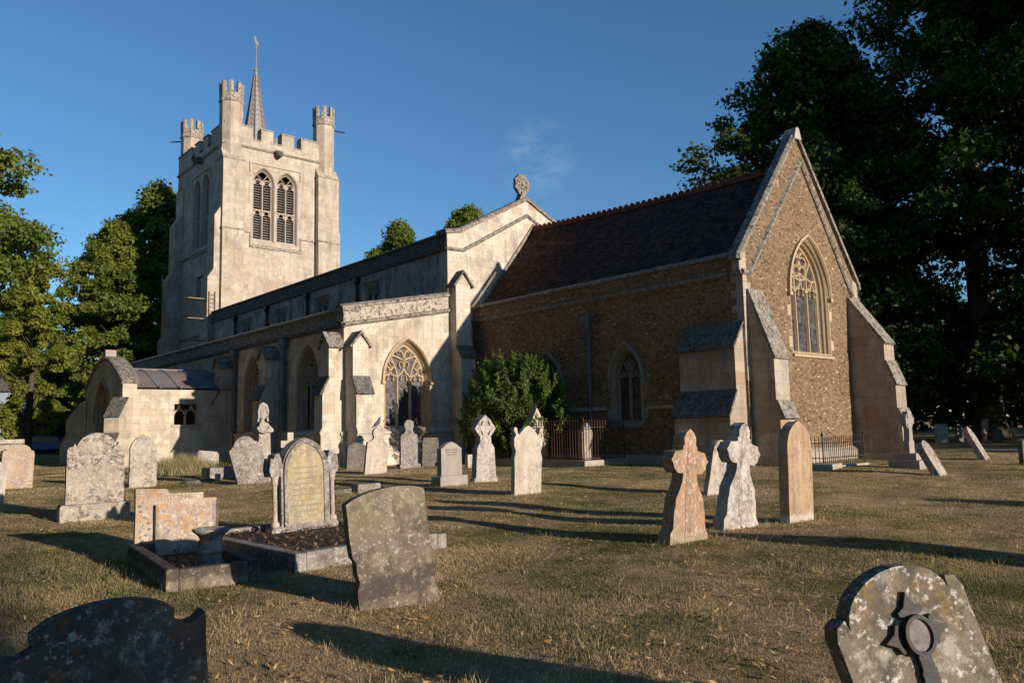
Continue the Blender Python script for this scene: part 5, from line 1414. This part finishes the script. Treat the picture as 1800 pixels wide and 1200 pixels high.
egg = lambda t: (math.sin(math.pi * min(1, (t * .93 + .07)) ** .8)) ** .75
oval = lambda t: math.sqrt(max(0, 1 - (2 * t - 1) ** 2)) * (1.08 - .25 * t)
spread = lambda t: math.sqrt(max(0, 1 - (1.6 * t - .6) ** 2)) if t < 1 else 0
def dup(o, x, y, rot, sc, label):
    c = o.copy(); COL.objects.link(c); c.location = (x, y, 0); c.rotation_euler = (0, 0, rot); c.scale = (sc, sc, sc); c['label'] = label
    for k in o.children:
        d = k.copy(); COL.objects.link(d); d.parent = c; d.matrix_parent_inverse.identity()
    return c

# right: great dark trees north of the chancel
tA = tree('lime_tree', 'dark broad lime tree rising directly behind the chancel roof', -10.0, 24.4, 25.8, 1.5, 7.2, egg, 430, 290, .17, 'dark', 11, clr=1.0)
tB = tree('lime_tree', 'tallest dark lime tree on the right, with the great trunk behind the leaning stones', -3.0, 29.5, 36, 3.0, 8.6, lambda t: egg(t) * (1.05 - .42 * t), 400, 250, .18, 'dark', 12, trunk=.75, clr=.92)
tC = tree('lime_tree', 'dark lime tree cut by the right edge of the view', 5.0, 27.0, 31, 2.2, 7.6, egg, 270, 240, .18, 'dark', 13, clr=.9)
dup(tA, -19, 44, 1.0, 1.05, 'dark lime tree filling the gap far behind the chancel gable')
dup(tB, 10, 62, 2.2, .95, 'dark lime tree standing far back between the two great right hand trees')
dup(tC, 19, 40, .7, 1.0, 'dark lime tree added outside the right edge of the view to shade the right hand trees')  # this tree and the next are unseen, added to keep sun off the right trees
dup(tB, 30, 56, 3.9, .95, 'tall lime tree added outside the view to shade the right hand trees, farthest to the east')
# behind the nave
# left
tD = tree('lime_tree', 'lime tree at the far left whose branches enter the top left of the view', -28.0, -19.2, 15.6, 7.2, 5.6, oval, 150, 330, .115, 'mid', 21, trunk=.35)
tE = tree('young_tree', 'light yellow green tree with drooping foliage between left edge and porch', -38.2, -12.6, 12.0, 1.6, 2.5, egg, 120, 330, .10, 'light', 22, trunk=.2)
tF = tree('lime_tree', 'big dark green lime tree behind the porch left of the tower', -55.5, -4.2, 18.6, 2.0, 4.9, egg, 240, 330, .15, 'mid', 23)
dup(tF, -62, 1.2, 2.5, 1.30, 'tall green lime tree rising close behind the left side of the tower')
dup(tF, -64, -9.5, 4.0, .70, 'small green lime tree in the gap right of the light green tree')
dup(tE, -37.5, -16.4, 1.3, .72, 'light green tree partly outside the left edge of the view')
dup(tF, -84, -21, 1.0, .9, 'distant lime tree behind the houses at the left')
dup(tF, -70, 32.8, 2.0, 1.46, 'small green lime tree showing over the nave parapet beside the tower')
dup(tF, -61.5, 37.0, 4.2, 1.50, 'round green lime tree showing over the left slope of the nave gable')
# outside the view: east trees shade the foreground, south row added to block sky light
dup(tD, 58, -17.15, .4, 1.25, 'lime tree outside the view to the east, shading the near grass')
dup(tD, 75, -15.3, 2.0, 1.2, 'lime tree outside the view to the east, behind the one nearest the church path')
dup(tD, 44, -26, 2.4, 1.2, 'lime tree outside the view to the south east')
for k, (x, y, s_) in enumerate(((-24, -36, 1.75), (-12, -34, 1.7), (0, -35, 1.8), (12, -34, 1.7), (-36, -37, 1.75))):
    dup(tF, x, y, k * 1.3, s_, ('lime tree outside the view, %s of the row added south of the church to block sky light' % ('first', 'second', 'third', 'fourth', 'fifth')[k]))

# far hedge and wood that closes the ground off from the sky
def hedge(label, pts, h, d, n_, leaf, mat, seed):
    r = np.random.default_rng(seed); P_ = []
    seg = [(Vector(a), Vector(c)) for a, c in zip(pts, pts[1:])]; tot = sum((c - a).length for a, c in seg)
    for a, c in seg:
        k = int(n_ * (c - a).length / tot); t = r.uniform(0, 1, k)
        x = a.x + (c.x - a.x) * t; y = a.y + (c.y - a.y) * t
        hh = h * (.75 + .25 * np.sin(t * 23 + seed) * np.sin(t * 61 + 1))
        P_.append(np.stack([x + r.normal(size=k) * d, y + r.normal(size=k) * d, np.abs(r.uniform(0, 1, k)) ** .8 * hh], 1))
    me = leaf_mesh('far_wood', np.concatenate(P_), leaf, leaf * .7, seed=seed, mat=LM[mat])
    o = bpy.data.objects.new('far_wood', me); COL.objects.link(o); return tag(o, label, 'wood', kind='stuff')
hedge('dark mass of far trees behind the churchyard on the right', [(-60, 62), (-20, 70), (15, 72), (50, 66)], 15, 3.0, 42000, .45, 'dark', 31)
hedge('dark hedge bank added outside the view to the north east to block low sun', [(34, 22), (38, 40), (36, 64)], 9, 2.0, 12000, .45, 'dark', 33)  # unseen bank, added to keep low sun off the right hand trunks
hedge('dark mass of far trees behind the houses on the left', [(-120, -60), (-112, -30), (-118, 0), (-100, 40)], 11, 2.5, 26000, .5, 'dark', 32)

# shrub by the chancel wall
o = empty('shrub', 'dense glossy green shrub with upright shoots growing against the chancel wall', 'shrub', (-8.85, -1.62, 0))
r = np.random.default_rng(41); P_ = []
for k in range(560):
    a = r.uniform(0, 2 * math.pi); t = r.uniform(0, 1) ** .8; z = .35 + 3.25 * t
    rr = (2.2 + .25 * math.sin(3 * a + 1) * math.sin(4 * t + 2 * a)) * math.sin(math.pi * min(.96, .20 + t * .70)) ** .8 * math.sqrt(r.uniform(.25, 1))
    cx, cy = rr * math.cos(a), rr * math.sin(a) * (.70 if math.sin(a) > 0 else .85)
    n_ = int(r.uniform(60, 115)); ln = r.uniform(.25, .75); tt = r.uniform(0, 1, (n_, 1))
    dv = np.array([cx * .25, cy * .25, 1.0 if t > .35 else .55]); dv /= np.linalg.norm(dv)
    P_.append(np.array([cx, cy, z]) + dv * ln * tt + r.normal(size=(n_, 3)) * .075 * (1.25 - tt))
me = leaf_mesh('foliage', np.concatenate(P_), .052, .024, up=.1, seed=42, mat=LM['shrub'], droop=-.9)
c = bpy.data.objects.new('foliage', me); COL.objects.link(c); c.parent = o
q = B()
for k in range(9):
    a = k * .7; q.tube([(.1 * math.cos(a), .1 * math.sin(a), -.2), (.5 * math.cos(a), .4 * math.sin(a), 1.2), (.9 * math.cos(a), .7 * math.sin(a), 2.6)], [.05, .035, .01], 5)
q.build('stem', M['bark'], o)

# ------------------------------------------------------------------ grass
def blades(name, label, X_, Y_, Hh, Wd, mat, seed, lean=.55, cat='grass'):
    r = np.random.default_rng(seed); n_ = len(X_)
    z = gh(X_, Y_) * np.clip(1 - (np.hypot(X_ - 5, Y_ + 14) - 30) / 20, 0, 1)
    a = r.uniform(0, 2 * np.pi, n_); dx, dy = np.cos(a), np.sin(a)
    b_ = r.uniform(0, 2 * np.pi, n_); l = Hh * lean * r.uniform(.2, 1.5, n_)
    V = np.zeros((n_, 3, 3), np.float32)
    V[:, 0] = np.stack([X_ - dx * Wd, Y_ - dy * Wd, z - .004], 1); V[:, 1] = np.stack([X_ + dx * Wd, Y_ + dy * Wd, z - .004], 1)
    V[:, 2] = np.stack([X_ + np.cos(b_) * l, Y_ + np.sin(b_) * l, z + Hh], 1)
    me = bpy.data.meshes.new(name); me.vertices.add(n_ * 3); me.vertices.foreach_set('co', V.ravel())
    me.loops.add(n_ * 3); me.loops.foreach_set('vertex_index', np.arange(n_ * 3, dtype=np.int32))
    me.polygons.add(n_); me.polygons.foreach_set('loop_start', np.arange(0, n_ * 3, 3, dtype=np.int32)); me.update(calc_edges=True)
    me.materials.append(mat); o = bpy.data.objects.new(name, me); COL.objects.link(o)
    return tag(o, label, cat, kind='stuff')
r = np.random.default_rng(51); NB = 1150000
rad = 2.2 * np.exp(r.uniform(0, 1, NB) * math.log(62 / 2.2))
ang = YAW + R(90) + r.uniform(-R(42), R(42), NB)
bx_, by_ = CAM.x + rad * np.cos(ang), CAM.y + rad * np.sin(ang)
inside = (bx_ > -CL - .1) & (bx_ < .1) & (by_ > -.1) | (bx_ < -CL + .1) & (by_ > AY - .1) | (bx_ > PW) & (bx_ < PX + .1) & (by_ > PY)
inside |= (by_ > 10.2 - .16 * bx_ + 3.0) & (by_ < 10.2 - .16 * bx_ + 4.6) & (bx_ > -2)
ok = ~inside
bx_, by_, rad = bx_[ok], by_[ok], rad[ok]
pat = np.sin(bx_ * 1.3 + by_ * .6) * np.sin(by_ * 1.1 - bx_ * .7 + 1) + .6 * np.sin(bx_ * 3.1 - by_ * 2.2) * np.sin(by_ * 3.7 + bx_)
hh = r.uniform(.005, .016, len(rad)) * (1 + rad * .018) * (1 + .9 * np.clip(pat, -.3, 1.2))
hh *= np.where(r.uniform(size=len(rad)) < .02, 2.6, 1)
blades('grass', 'short dry grass blades over the whole churchyard lawn', bx_, by_, hh, .0006 + .00027 * rad, M['blade'], 52)
# longer tufts round the feet of the stones and walls
tx_, ty_ = [], []
for ob in list(COL.objects):
    if ob.get('category') in ('gravestone', 'monument', 'grave kerb', 'stone', 'railing', 'urn') and ob.location.length < 40:
        n_ = 170 if ob.get('category') != 'grave kerb' else 900
        s_ = 1.5 if ob.get('category') == 'grave kerb' else .55
        a = r.uniform(0, 2 * np.pi, n_); q_ = np.sqrt(r.uniform(.1, 1, n_)) * s_
        tx_.append(ob.matrix_world.translation.x + np.cos(a) * q_ * .7); ty_.append(ob.matrix_world.translation.y + np.sin(a) * q_)
for x0, y0, x1, y1, n_ in ((-13, -.28, -2.4, -.28, 1800), (-13.1, -7.3, -13.1, -1.4, 1000), (-23.5, -6.6, -14.4, -6.6, 1200), (.2, .0, .2, 7.5, 700), (-24.3, -11.2, -24.3, -6.5, 900), (-4.4, -2.6, -4.4, -.4, 300)):
    t = r.uniform(0, 1, n_); tx_.append(x0 + (x1 - x0) * t + r.normal(size=n_) * .1); ty_.append(y0 + (y1 - y0) * t - np.abs(r.normal(size=n_) * .12))
for k in range(260):                                      # stray tufts out on the lawn
    rr_ = 4 * math.exp(r.uniform() * 1.7); aa_ = YAW + R(90) + r.uniform(-R(36), R(36))
    tx_.append(CAM.x + rr_ * math.cos(aa_) + r.normal(size=26) * r.uniform(.03, .12)); ty_.append(CAM.y + rr_ * math.sin(aa_) + r.normal(size=26) * r.uniform(.03, .12))
tx_, ty_ = np.concatenate(tx_), np.concatenate(ty_)
inn = (tx_ > -CL - .1) & (tx_ < .1) & (ty_ > 0) | (tx_ < -CL) & (ty_ > AY)
tx_, ty_ = tx_[~inn], ty_[~inn]
blades('grass_tufts', 'longer unmown grass round the feet of stones and walls', tx_, ty_, r.uniform(.025, .095, len(tx_)), r.uniform(.0025, .0045, len(tx_)), M['blade'], 53)
n_ = 5200; cx_ = r.normal(size=n_) * .95 - 16.9; cy_ = r.normal(size=n_) * .75 - 11.0
blades('tall_grass', 'clump of tall dry grass beside the porch wall', cx_, cy_, r.uniform(.2, .75, n_) * np.exp(-((cx_ + 16.9) ** 2 + (cy_ + 11.0) ** 2) / 2.4) + .06, np.full(n_, .011), LM['straw'], 54, .4)
# fallen lime bracts
n_ = 5200; rad = 3.2 * np.exp(r.uniform(0, 1, n_) ** 1.1 * math.log(17 / 3.2)); ang = YAW + R(90) + r.uniform(-R(38), R(38), n_)
lx, ly = CAM.x + rad * np.cos(ang), CAM.y + rad * np.sin(ang)
keep = (np.sin(lx * 1.1 + 2) * np.sin(ly * .9 + lx * .4) > -.45); lx, ly = lx[keep], ly[keep]
me = leaf_mesh('fallen_leaves', np.stack([lx, ly, gh(lx, ly) + .024], 1), .026, .009, up=1.4, seed=55, mat=leafmat('fallen lime bracts', (.42, .25, .11), (.55, .40, .22), .3, 9))
o = bpy.data.objects.new('fallen_leaves', me); COL.objects.link(o); tag(o, 'pale fallen bracts scattered over the near grass', 'fallen leaves', kind='stuff')

me = leaf_mesh('leaf_litter', BED, .03, .014, up=.8, seed=56, mat=leafmat('brown leaf litter', (.075, .045, .026), (.17, .10, .055), .1, 9))
o = bpy.data.objects.new('leaf_litter', me); COL.objects.link(o); tag(o, 'brown dead leaves lying on the kerbed grave beds', 'dead leaves', kind='stuff')

# ------------------------------------------------------------------ beyond the churchyard on the left
def house(label, x, y, rot, w_, d_, h, wallc, roofc):
    o = empty('house', label, 'house', (x, y, 0), 'houses beyond the churchyard', (0, 0, R(rot)))
    q = B(); q.box(-w_ / 2, w_ / 2, -d_ / 2, d_ / 2, -.2, h); q.build('wall', wallc, o)
    q = B(); f = Fr((-w_ / 2 - .3, 0, 0), (0, 1, 0)); q.prism(f, [(-d_ / 2 - .4, h), (d_ / 2 + .4, h), (0, h + d_ * .36)], 0, w_ + .6)
    rf = q.build('roof', roofc, o); q = B(); q.box(-w_ * .3, -w_ * .3 + .7, -.4, .4, h + d_ * .25, h + d_ * .36 + 1.2); q.build('chimney', wallc, rf)
    for fx in (-.34, 0, .34):
        for z in (.9, 3.4):
            if z + 1.2 > h: continue
            q = B(); yy = -d_ / 2
            q.box(fx * w_ - .75, fx * w_ + .75, yy - .06, yy + .02, z, z + 1.25); wn_ = q.build('window', M['whitepaint'], o)
            q = B(); q.box(fx * w_ - .66, fx * w_ - .05, yy - .075, yy - .05, z + .09, z + 1.16); q.box(fx * w_ + .05, fx * w_ + .66, yy - .075, yy - .05, z + .09, z + 1.16); q.build('pane', M['pane'], wn_)
    q = B(); q.box(w_ * .17 - .5, w_ * .17 + .5, -d_ / 2 - .05, -d_ / 2 + .02, 0, 2.05); q.build('door', M['blackpipe'], o)
    return o
M['whitepaint'] = plain('white paint', (.70, .70, .68)); M['pane'] = plain('window pane', (.05, .06, .08), rough=.1, spec=.5)
M['brick'] = plain('brown brick', (.16, .085, .06), var=.35, vs=12); M['blueclad'] = plain('blue grey render', (.28, .33, .38), var=.1); M['redtile'] = plain('brown roof tile', (.11, .06, .045), var=.4, vs=5)
house('brown brick house with white windows far left between porch and trees', -72.5, -4.2, 62, 11, 8, 5.2, M['brick'], M['redtile'])
house('blue grey rendered house at the far left edge behind trees', -66, -13.5, 60, 12, 8, 5.0, M['blueclad'], M['setoff'])
car = empty('parked_car', 'blue car parked in shade before the brown brick house', 'car', (-58.3, -7.7, 0), None, (0, 0, R(62)))
q = B(); pr = [(-2.1, .35), (2.05, .35), (2.1, .72), (1.9, .88), (1.05, .98), (.45, 1.42), (-1.1, 1.45), (-1.85, 1.0), (-2.1, .9)]
q.prism(Fr((0, .85, 0), (1, 0, 0), (0, 0, 1), (0, -1, 0)), pr, 0, 1.7); q.build('body', plain('blue car paint', (.03, .12, .42), rough=.3, spec=.5, var=.05), car, bevel=.08)
q = B()
for yy in (-.86, .86): q.box(-1.3, .75, min(yy, yy * .97), max(yy, yy * .97), 1.0, 1.34)
q.build('side_window', M['pane'], car)
for wx in (-1.3, 1.3):
    for yy in (-.8, .8):
        q = B(); q.tube([(wx, yy - .1, .32), (wx, yy + .1, .32)], .32, 16); q.build('wheel', M['blackpipe'], car)
q = B(); q.prism(Fr((-62, -40, 0), (math.cos(R(80)), math.sin(R(80)), 0)), [(0, -.2), (30, -.2), (30, 1.1), (0, 1.1)], -.3, 0)
o = q.build('boundary_wall', M['brick']); tag(o, 'low dark brick wall along the far left side of the churchyard', 'wall')
